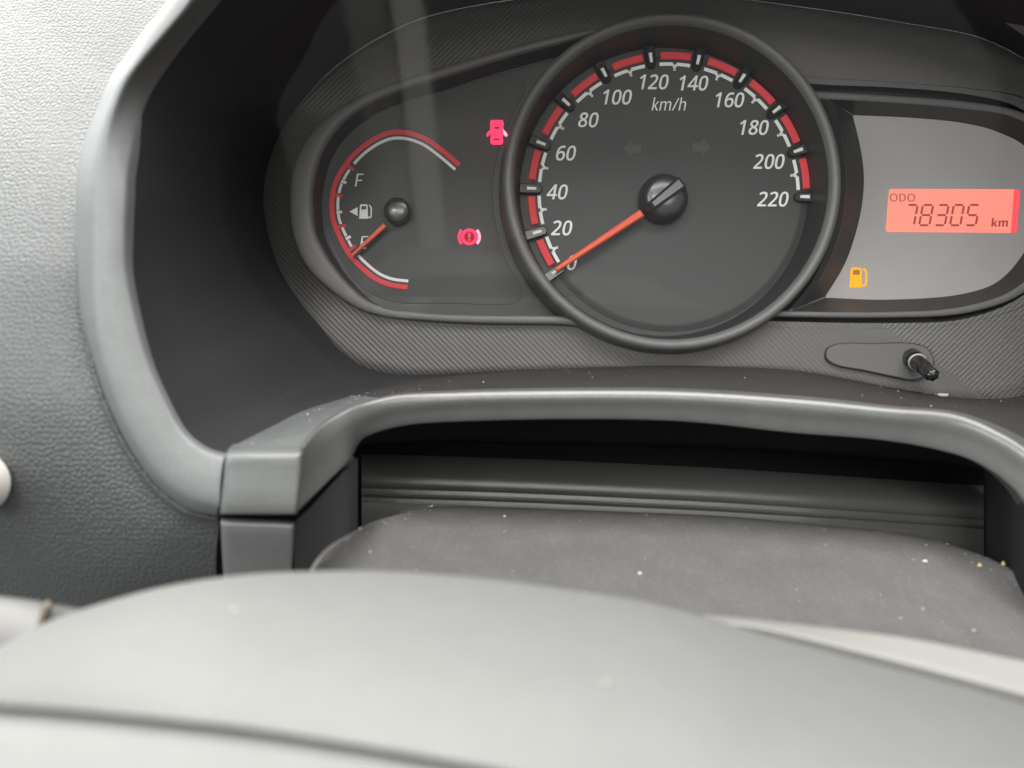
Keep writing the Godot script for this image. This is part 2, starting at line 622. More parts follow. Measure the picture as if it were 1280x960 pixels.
	var E: Array = [p(-50, -29.92, 97), p(-47.86, -27.35, 93), p(-44.46, -23.4, 88), p(-40.82, -19.21, 83), p(-40.01, -16.33, 79), p(-37.94, -13.81, 77), p(-29.15, -11.03, 75), p(-8.41, -9.67, 73), p(42.05, -9.67, 73), p(73.58, -12.82, 73), p(96.71, -14.72, 73), p(111.42, -17.24, 73), p(120.76, -20.4, 75), p(129.25, -27.7, 78), p(133.37, -39.81, 84)]
	var u := spline(U, false, 6)
	var l := spline(L, false, 6)
	var e := spline(E, false, 6)
	ledge_rows = smooth_rows([u, between(u, l, 0.5), between(u, l, 0.93)], 8)
	var lr := [u, between(u, l, 0.5), between(u, l, 0.93)]
	obj("ledge", skin(smooth_rows([lr[0].slice(26), lr[1].slice(26), lr[2].slice(26)], 4)), M.ledge, t, "dusty ledge below the gauges")
	obj("ledge_corner", skin(smooth_rows([lr[0].slice(0, 27), lr[1].slice(0, 27), lr[2].slice(0, 27)], 4)), M.block, t)
	var fr := PackedVector3Array()
	for i in l.size():
		fr.append(l[i].lerp(e[i], 0.34) + Vector3(0, 0, 1.9))
	var back := PackedVector3Array()
	for i in e.size():
		back.append(Vector3(e[i].x, e[i].y + 1.0, e[i].z - 5))
	var lip := [between(u, l, 0.93), between(u, l, 0.98, 0.2), between(l, e, 0.03, 0.7), between(l, e, 0.1, 1.25), between(l, e, 0.2, 1.7), fr, between(l, e, 0.6, 1.2), between(l, e, 0.96, 0.6), e, back]
	obj("bridge", skin(smooth_rows(lip, 3)), M.bridge, t, "rounded bar with a bright upper edge below the ledge")
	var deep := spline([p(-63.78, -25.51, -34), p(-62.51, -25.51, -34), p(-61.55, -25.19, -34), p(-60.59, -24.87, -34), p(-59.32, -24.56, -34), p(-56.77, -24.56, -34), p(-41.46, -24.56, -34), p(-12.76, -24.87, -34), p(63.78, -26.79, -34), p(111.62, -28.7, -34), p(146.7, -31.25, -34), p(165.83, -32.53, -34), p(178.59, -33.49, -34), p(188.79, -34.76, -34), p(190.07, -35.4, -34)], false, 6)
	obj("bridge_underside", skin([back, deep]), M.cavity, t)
	# block at the left end of the bridge, and the one below it
	var rows := []
	for r in [[p(-65.74, -14.17, 94), p(-64.23, -14.17, 94), p(-51, -13.98, 94), p(-49.49, -14.17, 94), p(-49.38, -14.43, 93)], [p(-65.61, -14.87, 97), p(-63.8, -14.74, 97.4), p(-50.07, -14.56, 97.4), p(-48.83, -14.76, 97.2), p(-48.49, -15.14, 96)], [p(-65.55, -15.33, 98.2), p(-63.49, -15.18, 98.8), p(-49.87, -15, 98.8), p(-48.55, -15.2, 98.6), p(-48.23, -15.52, 97)], [p(-65.45, -16.13, 99.5), p(-63.18, -16.07, 100.2), p(-49.67, -15.89, 100.2), p(-48.26, -16, 100), p(-48.06, -16.36, 98)], [p(-65.52, -16.75, 99.8), p(-63.22, -16.67, 100.6), p(-49.74, -16.49, 100.6), p(-48.3, -16.62, 100.2), p(-48.1, -16.99, 98.2)], [p(-65.96, -20.52, 99.6), p(-63.66, -20.43, 100.4), p(-49.98, -20.43, 100.4), p(-48.63, -20.48, 100), p(-48.43, -20.7, 98)], [p(-67.47, -29.57, 98), p(-64.86, -29.32, 99.6), p(-51.12, -29.32, 99.6), p(-49.71, -29.35, 99.4), p(-49.81, -29.74, 97)], [p(-68.58, -30.63, 95), p(-66.15, -30.46, 96), p(-52.14, -30.46, 96), p(-50.64, -30.46, 96), p(-50.54, -30.63, 95)]]:
		rows.append(spline(r, false, 4))
	obj("corner_block", skin(smooth_rows(rows, 3)), M.block, t, "upper block at the left end of the bar")
	rows = []
	for r in [[p(-68.94, -31.72, 93), p(-66.87, -31.74, 94), p(-53.27, -32.3, 94), p(-52.04, -32.67, 93), p(-51.94, -33.03, 92)], [p(-68.39, -31.94, 95), p(-66.15, -31.96, 96), p(-52.7, -32.52, 96), p(-51.37, -32.81, 95.4), p(-51.38, -33.25, 94)], [p(-68.02, -32.89, 96), p(-65.79, -32.9, 97), p(-52.41, -33.27, 97), p(-51.22, -33.53, 96.6), p(-51.11, -34.01, 95)], [p(-70.22, -42.68, 89), p(-67.92, -42.45, 90), p(-54.61, -42.45, 90), p(-53.37, -42.54, 89.6), p(-53.23, -42.9, 88)], [p(-73.76, -64.23, 76), p(-71.34, -63.91, 77), p(-58.55, -63.91, 77), p(-57.43, -64.04, 76.6), p(-57.26, -64.54, 75)]]:
		rows.append(spline(r, false, 4))
	obj("lower_block", skin(smooth_rows(rows, 3)), M.block, t, "lower block under the seam, half in shadow")
	var s0 := spline([p(-51.19, -32.49, 94), p(-48.37, -29.56, 91), p(-44.69, -25.09, 87), p(-41.02, -20.51, 82), p(-39.4, -18.78, 79)], false, 4)
	var s1 := spline([p(-56.21, -65.65, 78), p(-51.19, -62.97, 80), p(-46.31, -60.94, 80), p(-41.44, -58.91, 80), p(-39.99, -59.05, 76)], false, 4)
	obj("side_cheek", skin([s0, between(s0, s1, 0.5), s1]), M.tunnel, t)
	s0 = spline([p(175.87, -23.89, -14), p(146.25, -23.16, 40), p(132.66, -26.87, 70), p(128.7, -35.1, 88)], false, 4)
	s1 = spline([p(176.47, -95.55, -14), p(147.47, -78, 40), p(135.43, -68.25, 70), p(130.65, -62.4, 88)], false, 4)
	obj("side_cheek", skin([s0, between(s0, s1, 0.5), s1]), M.tunnel, t)


func dashboard() -> void:
	var A: Array = [p(-100.58, 135.71, 18), p(-104.42, 120.29, 28), p(-107.3, 109.04, 36), p(-109.78, 97.07, 44), p(-112.13, 88.06, 50), p(-112.11, 77.68, 57), p(-112.84, 68.32, 63), p(-111.76, 57.59, 70), p(-110.02, 47.65, 76), p(-107.38, 36.2, 82), p(-105.21, 27.58, 86), p(-103.2, 15.52, 89), p(-99.62, 4.8, 91), p(-95.79, -4.76, 92.5), p(-91.22, -14.28, 92.5), p(-84.55, -23.8, 92.5), p(-76.93, -29.71, 92.5), p(-70.25, -31.86, 91)]
	var O: Array = [p(-176.72, 207.19, -20), p(-186.39, 195.41, -16), p(-194.39, 182.61, -10), p(-201.91, 167.29, -4), p(-204.63, 148.57, 4), p(-201.09, 126.02, 16), p(-194.51, 104.93, 28), p(-187.69, 85.31, 40), p(-180.25, 67.45, 51), p(-171.59, 50.92, 62), p(-162.93, 33.64, 73), p(-154.84, 18.1, 82), p(-149.18, 5.85, 88), p(-144.92, -7.68, 91), p(-142.35, -25.35, 88), p(-140.2, -47.42, 77), p(-122.85, -70.2, 64), p(-80.72, -72.15, 58)]
	var a := spline(A, false, 6)
	var o := spline(O, false, 6)
	var m1 := between(a, o, 0.18, 2.5)
	var m2 := between(a, o, 0.5, 4.5)
	var t := thing("dashboard", "grained grey dashboard beside the hood, washed out with daylight towards the top", "dashboard", Vector3(-110, -40, 85))
	obj("grained_skin", skin(smooth_rows([moved(a, Vector3(0.2, 0, -6)), a, between(a, o, 0.015, 0.9), between(a, o, 0.045, 0.5), m1, m2, o, between(a, o, 2.3, -14.0)], 6)), M.leather, t)
	# behind everything: what closes the dashboard off
	var box := BoxMesh.new()
	box.size = Vector3(560, 360, 20) * MM
	var b := obj("carcass", box, M.cavity, t)
	b.position = Vector3(60, 20, -30) * MM - t.position
	var k := thing("vent_knob", "round cream knob cut off by the left edge, on the grained dashboard", "knob", p(-124.95, -23.11, 98))
	obj("rim", turned([Vector2(7.2, -3), Vector2(7.1, 1.5), Vector2(6.6, 2.4), Vector2(5.8, 2.5), Vector2(5.2, 1.6), Vector2(4.9, 0.5), Vector2(0.01, 0.3)], p(-124.95, -23.11, 98), 64), M.knob, k)


func column() -> void:
	var t := thing("column_panel", "dark grey creased panel in the gap above the steering column", "panel", Vector3(60, -40, 30))
	var rows := []
	for r in [[p(-59.95, -22.96, -34), p(0, -24.87, -34), p(51.02, -27.11, -34), p(82.92, -28.7, -34), p(188.15, -35.72, -34)], [p(-56.9, -27.24, -18), p(0, -29.05, -18), p(48.43, -31.17, -18), p(78.69, -32.69, -18), p(178.57, -39.35, -18)], [p(-55.09, -32.82, -8.5), p(0, -34.57, -8.5), p(46.88, -36.63, -8.5), p(76.18, -38.09, -8.5), p(172.87, -44.54, -8.5)], [p(-54.91, -36.22, -7.6), p(0, -37.97, -7.6), p(46.74, -40.02, -7.6), p(75.94, -41.48, -7.6), p(172.34, -47.9, -7.6)], [p(-54.78, -37.3, -6.9), p(0, -39.05, -6.9), p(46.62, -41.08, -6.9), p(75.76, -42.54, -6.9), p(171.92, -48.95, -6.9)], [p(-54.65, -37.79, -6.2), p(0, -39.53, -6.2), p(46.51, -41.57, -6.2), p(75.57, -43.02, -6.2), p(171.5, -49.41, -6.2)], [p(-54.63, -38.36, -6.1), p(0, -40.1, -6.1), p(46.49, -42.13, -6.1), p(75.55, -43.59, -6.1), p(171.44, -49.98, -6.1)], [p(-54.6, -39.21, -5.95), p(0, -40.95, -5.95), p(46.47, -42.98, -5.95), p(75.51, -44.43, -5.95), p(171.35, -50.82, -5.95)], [p(-54.58, -39.63, -5.85), p(0, -41.37, -5.85), p(46.45, -43.4, -5.85), p(75.48, -44.85, -5.85), p(171.29, -51.24, -5.85)], [p(-54.67, -40.13, -6.3), p(0, -41.87, -6.3), p(46.52, -43.91, -6.3), p(75.6, -45.36, -6.3), p(171.56, -51.76, -6.3)], [p(-54.49, -40.58, -5.4), p(0, -42.32, -5.4), p(46.38, -44.35, -5.4), p(75.36, -45.8, -5.4), p(171.02, -52.17, -5.4)], [p(-54.4, -40.94, -4.9), p(0, -42.68, -4.9), p(46.3, -44.7, -4.9), p(75.23, -46.15, -4.9), p(170.72, -52.52, -4.9)], [p(-54.38, -41.51, -4.8), p(0, -43.24, -4.8), p(46.28, -45.27, -4.8), p(75.2, -46.71, -4.8), p(170.66, -53.08, -4.8)], [p(-54.34, -42.49, -4.6), p(0, -44.22, -4.6), p(46.25, -46.25, -4.6), p(75.15, -47.69, -4.6), p(170.54, -54.05, -4.6)], [p(-54.32, -42.91, -4.5), p(0, -44.64, -4.5), p(46.23, -46.66, -4.5), p(75.13, -48.11, -4.5), p(170.48, -54.47, -4.5)], [p(-54.46, -43.74, -5.2), p(0, -45.48, -5.2), p(46.34, -47.5, -5.2), p(75.31, -48.95, -5.2), p(170.9, -55.32, -5.2)], [p(-54.42, -52.1, -5), p(0, -53.84, -5), p(46.31, -55.86, -5), p(75.26, -57.31, -5), p(170.78, -63.68, -5)], [p(-54.23, -63.46, -4), p(0, -65.19, -4), p(46.15, -67.21, -4), p(74.99, -68.65, -4), p(170.18, -74.99, -4)]]:
		rows.append(spline(r, false, 8))
	obj("creased_face", skin(smooth_rows(rows, 3)), M.inner, t)
	t = thing("steering_column_cover", "dusty dark grey plastic cover of the steering column, behind the wheel", "column cover", Vector3(60, -50, 80))
	rows = []
	for r in [[p(-45.73, -49.48, 112), p(-41.92, -41.92, 108), p(-37.25, -37.44, 88), p(-32.62, -38.43, 60), p(-23.69, -38.92, 42), p(0, -40.06, 38), p(39.33, -41.54, 38), p(63.9, -42.52, 38), p(94.23, -45.04, 39), p(114.33, -46.61, 41), p(123.68, -47.94, 44), p(131.98, -49.99, 50), p(136.63, -51.86, 58), p(140.77, -56.52, 70), p(144.22, -65, 80)],
		[p(-44.97, -47.47, 116), p(-42.13, -37.98, 110), p(-36.66, -34.74, 91), p(-32.03, -35.98, 64), p(-23.29, -36.36, 46), p(0, -37.31, 43), p(38.51, -38.75, 43), p(62.58, -39.72, 43), p(92.28, -42.19, 44), p(111.94, -43.73, 46), p(121.06, -45.05, 49), p(129.11, -47.07, 55), p(134.17, -49.15, 62), p(137.31, -52.81, 72), p(140.77, -62.34, 82)],
		[p(-47.12, -50.38, 120), p(-42.9, -40.55, 115), p(-37.92, -37.17, 97), p(-32.22, -37.66, 74), p(-22.58, -37.2, 62), p(0, -38.33, 58), p(36.08, -39.68, 58), p(58.62, -40.81, 58), p(87.54, -43.09, 59), p(107.25, -45.13, 60), p(116.9, -46.94, 62), p(126.06, -49.99, 66), p(131.82, -53.23, 72), p(136.09, -57.89, 80), p(138.94, -65.61, 90)],
		[p(-50.05, -56.31, 126), p(-46.54, -48.14, 122), p(-40.18, -45.77, 108), p(-31.6, -44.98, 97), p(-21.11, -44.92, 91), p(0, -46.02, 88), p(31.2, -47.58, 88), p(54.6, -48.75, 88), p(79.95, -51.68, 88), p(98.41, -54.03, 90), p(108.83, -56.33, 92), p(117.73, -59.8, 96), p(124.31, -63.98, 100), p(129, -67.15, 106), p(131.38, -71.66, 112)],
		[p(-54.11, -67.64, 132), p(-50.27, -60.94, 130), p(-40.67, -57.87, 126), p(-30.49, -56.97, 122), p(-19.5, -56.55, 120), p(0, -57.92, 118), p(29.62, -59.56, 118), p(51, -61.21, 118), p(74.04, -64.17, 118), p(91, -66.62, 120), p(101.1, -69, 122), p(107.92, -71.95, 126), p(114.26, -74.65, 130), p(118.62, -77.11, 134), p(121.14, -79.32, 138)]]:
		rows.append(spline(r, false, 4))
	cover_rows = smooth_rows(rows, 5)
	obj("cover_shell", skin(cover_rows), M.column, t)


func steering_wheel() -> void:
	var t := thing("steering_wheel", "pale grey steering wheel centre pad, close to the lens and out of focus", "steering wheel", Vector3(0, -50, 165))
	var S: Array = [p(-100.34, -52.81, 150), p(-92.42, -47.8, 150), p(-84.5, -43.31, 150), p(-76.58, -39.08, 150), p(-67.34, -35.91, 150), p(-58.09, -33.4, 150), p(-44.89, -31.29, 150), p(-31.69, -30.63, 150), p(-21.13, -30.63, 150), p(-10.56, -31.29, 150), p(0, -32.35, 150), p(10.56, -33.8, 150), p(21.13, -35.52, 150), p(31.69, -38.03, 150), p(42.25, -41.19, 150), p(55.45, -44.76, 150), p(71.3, -48.85, 150), p(87.14, -53.34, 150), p(102.98, -58.09, 150)]
	var K: Array = [p(-69.47, -35.83, 190), p(-63.98, -36.2, 190), p(-58.5, -36.65, 190), p(-53.02, -37.02, 190), p(-46.62, -37.57, 190), p(-40.22, -38.21, 190), p(-31.08, -39.21, 190), p(-21.94, -40.58, 190), p(-14.63, -41.77, 190), p(-7.31, -43.05, 190), p(0, -44.42, 190), p(7.31, -45.89, 190), p(14.63, -47.53, 190), p(21.94, -48.9, 190), p(29.25, -50.27, 190), p(38.39, -51.64, 190), p(49.36, -53.02, 190), p(60.33, -53.93, 190), p(71.3, -54.84, 190)]
	var s := spline(S, false, 5)
	var k := spline(K, false, 5)
	var under := PackedVector3Array()
	for q in s:
		under.append(q + Vector3(0, -14, -6))
	var low := PackedVector3Array()
	for q in k:
		low.append(q + Vector3(0, -5.0, -3.5))
	pad_rows = smooth_rows([under, moved(s, Vector3(0, -4, -3)), moved(s, Vector3(0, -0.4, -0.6)), between(s, k, 0.07, 2.0), between(s, k, 0.25, 4.6), between(s, k, 0.6, 4.6), between(s, k, 0.93, 1.2), k, moved(k, Vector3(0, -1.2, -1.2)), low], 4)
	obj("centre_pad", skin(pad_rows), M.wheel, t)
	var K2: Array = [p(-70.24, -36.78, 189), p(-64.7, -37.15, 189), p(-59.15, -37.62, 189), p(-53.6, -37.99, 189), p(-47.14, -38.54, 189), p(-40.67, -39.19, 189), p(-31.42, -40.2, 189), p(-22.18, -41.5, 189), p(-14.79, -42.7, 189), p(-7.39, -43.99, 189), p(0, -45.38, 189), p(7.39, -46.86, 189)]
	var j := spline(K2, false, 5)
	var out := PackedVector3Array()
	var far := PackedVector3Array()
	for q in j:
		out.append(q + Vector3(0, -2.6, 5))
		far.append(q + Vector3(0, -9, 14))
	obj("lower_bezel", skin(smooth_rows([moved(j, Vector3(0, -5, -5)), moved(j, Vector3(0, -0.8, -1)), j, out, far], 4)), M.wheel, t, "lower bezel of the wheel below the dark seam")
	# bright ridge that runs out along the right spoke
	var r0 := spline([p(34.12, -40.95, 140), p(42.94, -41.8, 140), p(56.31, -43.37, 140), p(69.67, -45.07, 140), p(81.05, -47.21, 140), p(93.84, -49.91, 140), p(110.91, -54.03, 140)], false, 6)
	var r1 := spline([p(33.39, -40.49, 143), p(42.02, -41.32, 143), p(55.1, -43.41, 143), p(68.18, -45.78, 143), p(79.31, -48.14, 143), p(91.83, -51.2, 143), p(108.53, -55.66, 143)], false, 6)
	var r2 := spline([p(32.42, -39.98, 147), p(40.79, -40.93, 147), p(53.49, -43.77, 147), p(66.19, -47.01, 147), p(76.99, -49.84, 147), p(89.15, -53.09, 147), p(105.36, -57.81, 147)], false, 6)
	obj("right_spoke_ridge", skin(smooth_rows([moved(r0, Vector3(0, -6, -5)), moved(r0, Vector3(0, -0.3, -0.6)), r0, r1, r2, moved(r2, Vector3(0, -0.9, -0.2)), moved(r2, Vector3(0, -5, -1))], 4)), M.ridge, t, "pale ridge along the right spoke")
	var l0 := spline([p(-99.53, -36.68, 140), p(-91, -37.68, 140), p(-85.31, -38.39, 140), p(-82.75, -38.82, 140)], false, 5)
	var l1 := spline([p(-95.18, -41.56, 148), p(-87.14, -41.56, 148), p(-81.78, -41.83, 148), p(-79.77, -41.96, 148)], false, 5)
	var l2 := spline([p(-93.6, -49.4, 152), p(-85.8, -48.1, 152), p(-80.6, -47.45, 152), p(-78, -46.8, 152)], false, 5)
	obj("left_spoke_cap", skin(smooth_rows([moved(l0, Vector3(0, -4, -4)), l0, l1, l2], 4)), M.spoke, t, "pale cap on the left spoke")
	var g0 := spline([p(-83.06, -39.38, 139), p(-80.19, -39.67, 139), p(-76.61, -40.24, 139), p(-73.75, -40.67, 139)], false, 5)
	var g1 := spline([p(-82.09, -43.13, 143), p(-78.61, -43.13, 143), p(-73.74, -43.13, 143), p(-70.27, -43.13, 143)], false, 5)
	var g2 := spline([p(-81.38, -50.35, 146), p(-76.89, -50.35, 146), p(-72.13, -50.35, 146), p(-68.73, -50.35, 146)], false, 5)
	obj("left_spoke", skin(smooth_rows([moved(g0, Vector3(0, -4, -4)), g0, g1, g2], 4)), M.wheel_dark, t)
	obj("spoke_seam", tube(spline([p(-82.33, -38.82, 140), p(-81.99, -39.94, 142), p(-81.03, -41.82, 145), p(-79.9, -44.24, 148)], false, 5), [0.42], 10), M.tan, t)


func seat_belt() -> void:
	# the driver's belt, seen only as a pale upright band mirrored in the clear cover
	var t := thing("seat_belt", "pale seat belt webbing mirrored as an upright band in the clear gauge cover", "seat belt", Vector3(-118, -380, 560))
	var a := spline([p(-150, 260, 640), p(-140, 100, 590), p(-128, -60, 556), p(-120, -220, 540), p(-106, -380, 540), p(-90, -560, 560)], false, 8)
	var b := moved(a, Vector3(30, 0, 4))
	var back := [moved(b, Vector3(0, 0, 1.4)), moved(a, Vector3(0, 0, 1.4)), a, b]
	obj("webbing", faceted([a, b, back[0], back[1], a], false, Vector3(-100, 0, 0)), M.cloth, t)
	var w := moved(a, Vector3(-44, 0, 0))
	var x := moved(a, Vector3(-5, 0, 0))
	obj("webbing", faceted([w, x, moved(x, Vector3(0, 0, 1.4)), moved(w, Vector3(0, 0, 1.4)), w], false, Vector3(-100, 0, 0)), M.cloth_grey, t)
	var e := moved(a, Vector3(-4, 0, 0))
	obj("selvedge", faceted([e, moved(a, Vector3(-0.4, 0, 0)), moved(a, Vector3(-0.4, 0, 1.4)), moved(e, Vector3(0, 0, 1.4)), e], false, Vector3(-100, 0, 0)), M.cavity, t)


# ---------------------------------------------------------------- instrument cluster
func cluster() -> void:
	var t := thing("instrument_cluster", "instrument cluster with big round speedometer, fuel gauge and lit red odometer display", "instrument cluster", Vector3(55, 5, 0))
	var ctr := Vector3(54, 68.3, 0)
	# patterned mask, with one opening for the three pods
	var mo := spline([p(180.88, -4.73, 6), p(196.19, 16.7, 6), p(202.03, 66.79, 6), p(193.41, 101.29, 6), p(166.97, 119.66, 6), p(136.36, 126.34, 6), p(100.18, 132.46, 6), p(61.22, 136.91, 6), p(11.13, 135.8, 6), p(-29.22, 129.68, 6), p(-43.13, 123.84, 6), p(-55.66, 116.88, 6), p(-67.34, 107.14, 6), p(-76.25, 96.56, 6), p(-84.8, 91.72, -4), p(-90.4, 85.12, -9), p(-92.75, 71.91, -9), p(-91.58, 55.77, -9), p(-86.86, 42.27, -7), p(-77.92, 28.44, 0), p(-69.01, 18.92, 6), p(-61.78, 10.57, 6), p(-52.32, 5.01, 6), p(-38.96, 2.23, 6), p(-11.13, 2.78, 6), p(27.83, 4.45, 6), p(58.44, 5.29, 6), p(100.18, 2.78, 6), p(136.36, -3.9, 6), p(161.4, -6.96, 6)], true, 5)
	var hole := spline([p(33.15, 121.55, 8), p(16.57, 118.79, 8), p(-5.25, 113.26, 8), p(-25.41, 107.46, 8), p(-36.19, 103.87, 8), p(-51.11, 98.34, 8), p(-62.43, 91.44, 8), p(-69.89, 82.88, 8), p(-74.59, 72.65, 8), p(-75.69, 62.43, 8), p(-74.31, 51.38, 8), p(-69.89, 41.44, 8), p(-62.71, 33.98, 8), p(-52.76, 27.35, 8), p(-43.92, 24.59, 8), p(-12.98, 22.38, 8), p(13.81, 21.82, 8), p(26.24, 21.55, 8), p(38.67, 15.19, 8), p(54.7, 12.71, 8), p(71.83, 15.47, 8), p(84.26, 21.55, 8), p(92.54, 21.55, 8), p(129.84, 21, 8), p(156.08, 22.38, 8), p(175.42, 29.84, 8), p(190.61, 44.75, 8), p(194.76, 65.75, 8), p(188.4, 82.88, 8), p(175.42, 95.31, 8), p(157.46, 100, 8), p(129.84, 102.49, 8), p(104.97, 103.59, 8), p(96.69, 104.97, 8), p(88.4, 113.26, 8), p(71.83, 122.93, 8), p(54.7, 126.52, 8), p(41.44, 124.86, 8)], true, 4)
	var n := 420
	var c2 := p(54.7, 70.17, 8)
	var hi := radial(hole, c2, n)
	var ho := radial(mo, c2, n)
	var cut := int(n * 0.5)
	var cut2 := int(n * 0.905)
	for part in [[cut, cut2, -1.0], [cut2, cut + n, 1.0]]:
		var rows := []
		var uvs := []
		for k in 7:
			var row := PackedVector3Array()
			var uv := PackedVector2Array()
			for i in range(part[0], part[1] + 1):
				var q := hi[i % n].lerp(ho[i % n], minf(k, 5) / 5.0) - Vector3(0, 0, 6 if k == 6 else 0)
				row.append(q)
				uv.append(Vector2(q.x * part[2], -q.y) / 8.0)
			rows.append(row)
			uvs.append(uv)
		obj("mask_panel", skin(rows, false, EYE, uvs), M.mask, t, "charcoal mask with a woven pattern")
	fuel_pod(t)
	display_pod(t)
	speedometer(t, ctr)
	reset_knob(t)
	# clear lens over it all
	var lo := []
	for s in [0.0003, 0.25, 0.5, 0.75, 1.03]:
		var row := PackedVector3Array()
		for i in range(0, n, 6):
			var q := c2.lerp(ho[i], s)
			q.z = 15.0 + (q.y - 5) * 0.33 + 3.0 * (1.0 - pow((q.x - 55) / 150.0, 2))
			row.append(q)
		lo.append(row)
	obj("clear_lens", skin(lo, true), M.lens, t, "clear cover over the gauges")


func fuel_pod(t: Node3D) -> void:
	var o := spline([p(31.54, 121.75, 10), p(16.45, 119.56, 10), p(-5.21, 114.08, 10), p(-25.23, 108.32, 10), p(-35.92, 104.75, 10), p(-51.55, 98.99, 10), p(-63.07, 92.14, 10), p(-70.75, 83.64, 10), p(-75.41, 72.94, 10), p(-76.51, 61.97, 10), p(-75.14, 50.46, 10), p(-70.75, 40.31, 10), p(-63.07, 32.63, 10), p(-52.92, 25.78, 10), p(-43.6, 23.03, 10), p(-30.16, 21.66, 10), p(-12.89, 20.7, 10), p(16.45, 20.29, 10), p(28.79, 19.74, 10), p(16.45, 27.42, 10), p(5.48, 41.13, 10), p(1.37, 57.59, 10), p(0.55, 69.65, 10), p(2.74, 86.38, 10), p(10.97, 102.83, 10), p(21.39, 114.62, 10)], true, 5)
	var i := spline([p(28.79, 119.29, 10), p(16.45, 116.54, 10), p(-5.21, 110.78, 10), p(-25.23, 104.48, 10), p(-35.92, 101.46, 10), p(-49.09, 95.98, 10), p(-59.23, 88.3, 10), p(-65.26, 78.98, 10), p(-68.28, 66.64, 10), p(-68.28, 60.33, 10), p(-67.46, 52.1, 10), p(-63.07, 43.33, 10), p(-56.76, 35.1, 10), p(-49.91, 29.07, 10), p(-42.5, 26.05, 10), p(-28.24, 24.41, 10), p(-12.89, 23.72, 10), p(16.45, 23.31, 10), p(26.05, 22.49, 10), p(13.71, 30.16, 10), p(3.84, 41.68, 10), p(0, 57.59, 10), p(-0.82, 69.65, 10), p(1.37, 86.38, 10), p(9.87, 102.83, 10), p(19.74, 112.98, 10)], true, 5)
	var far := PackedVector3Array()
	for k in o.size():
		far.append(Vector3(i[k].x + (i[k].x - o[k].x) * 0.1, i[k].y + (i[k].y - o[k].y) * 0.1, -0.15))
	var rim := obj("fuel_gauge_rim", skin(smooth_rows([at_z(o, 5), at_z(o, 9.6), between(o, i, 0.12, 0.8), between(o, i, 0.5, 1.1), between(o, i, 0.88, 0.8), at_z(i, 9.4)], 2), true), M.rim, t)
	obj("fuel_gauge_wall", skin([at_z(i, 9.4), far], true), M.pod_wall, t)
	obj("fuel_gauge_back", plate(flat2(far), -4, -0.15, 0.05), M.bowl, t)
	var pl := spline([p(-59.72, 87.59, 0), p(-48.34, 96.4, 0), p(-36.4, 101.81, 0), p(-17.06, 106.64, 0), p(-3.41, 109.48, 0), p(2.84, 108.92, 0), p(4.83, 105.22, 0), p(0.85, 96.69, 0), p(-3.98, 85.31, 0), p(-6.82, 72.23, 0), p(-6.26, 59.72, 0), p(-2.84, 45.5, 0), p(3.41, 33.56, 0), p(2.27, 29.29, 0), p(-22.75, 28.72, 0), p(-42.66, 29.29, 0), p(-54.03, 34.98, 0), p(-61.14, 44.93, 0), p(-65.97, 56.88, 0), p(-66.83, 68.25, 0), p(-64.84, 79.62, 0)], true, 4)
	var face := obj("fuel_gauge_face", plate(flat2(pl), -0.3, 0, 0.12), M.dial, t, "dark fuel gauge face")
	# the arc and its marks
	var arc := spline([p(-18.2, 78.49, 0), p(-23.89, 83.32, 0), p(-30.43, 87.87, 0), p(-37.25, 90.15, 0), p(-43.37, 90.15, 0), p(-49.2, 87.87, 0), p(-55.74, 83.04, 0), p(-60.69, 77.07, 0), p(-63.81, 70.81, 0), p(-64.84, 64.55, 0), p(-64.55, 59.15, 0), p(-63.98, 56.88, 0), p(-61.99, 52.04, 0), p(-58.58, 45.78, 0), p(-53.58, 40.38, 0), p(-48.34, 36.4, 0), p(-43.37, 34.41, 0), p(-37.25, 33.56, 0)], false, 8)
	var mid := p(-37.82, 61.99, 0)
	obj("red_arc", plate(along(arc, mid, 0.0, 1.71, 0, arc.size() - 1), 0, 0.25, 0.05), M.red, face)
	var f := near(arc, p(-58.01, 77.07, 0))
	var e := near(arc, p(-58.01, 45.5, 0))
	obj("white_arc", plate(along(arc, mid, 2.5, 3.53, 0, f - 2), 0, 0.25, 0.05), M.white, face)
	obj("white_arc", plate(along(arc, mid, 2.5, 3.53, e + 2, arc.size() - 1), 0, 0.25, 0.05), M.white, face)
	var marks: Array = [p(-58.01, 77.07, 0), p(-60, 72.09, 0), p(-61.71, 67.11, 0), p(-61.71, 61.42, 0), p(-61.14, 56.02, 0), p(-58.87, 51.33, 0), p(-56.59, 48.06, 0)]
	var last := f
	for k in marks.size():
		var w := near(arc, marks[k])
		var inward: Vector3 = (mid - arc[w]).normalized()
		var from := arc[w] + inward * (1.42 if k % 2 == 0 else 2.42)
		var to := arc[w] + inward * 4.41
		obj("red_tick" if k % 2 == 0 else "white_tick", plate(bar(Vector2(from.x, from.y), Vector2(to.x, to.y), 1.14, 0.97), 0, 0.26, 0.04), M.red if k % 2 == 0 else M.white, face)
		if k > 0:
			obj("white_dash", plate(along(arc, mid, 2.5, 3.47, last + 1, maxi(w - 1, last + 2)), 0, 0.25, 0.04), M.white, face)
		last = w
	obj("letter_f", letters("F", 6.3, p(-54.31, 72.51, 0.02), 10, false), M.white, face)
	obj("letter_e", letters("E", 6.3, p(-52.61, 50.33, 0.02), 10, false), M.white, face)
	pump(face, p(-52.04, 61.28, 0), 5.12, M.white, M.dial, 0.2)
	obj("filler_side_arrow", plate(flat2([p(-57.73, 61.28, 0), p(-54.88, 62.85, 0), p(-54.88, 59.72, 0)]), 0, 0.2, 0.03), M.white, face)
	var hub := p(-40.38, 60.86, 0)
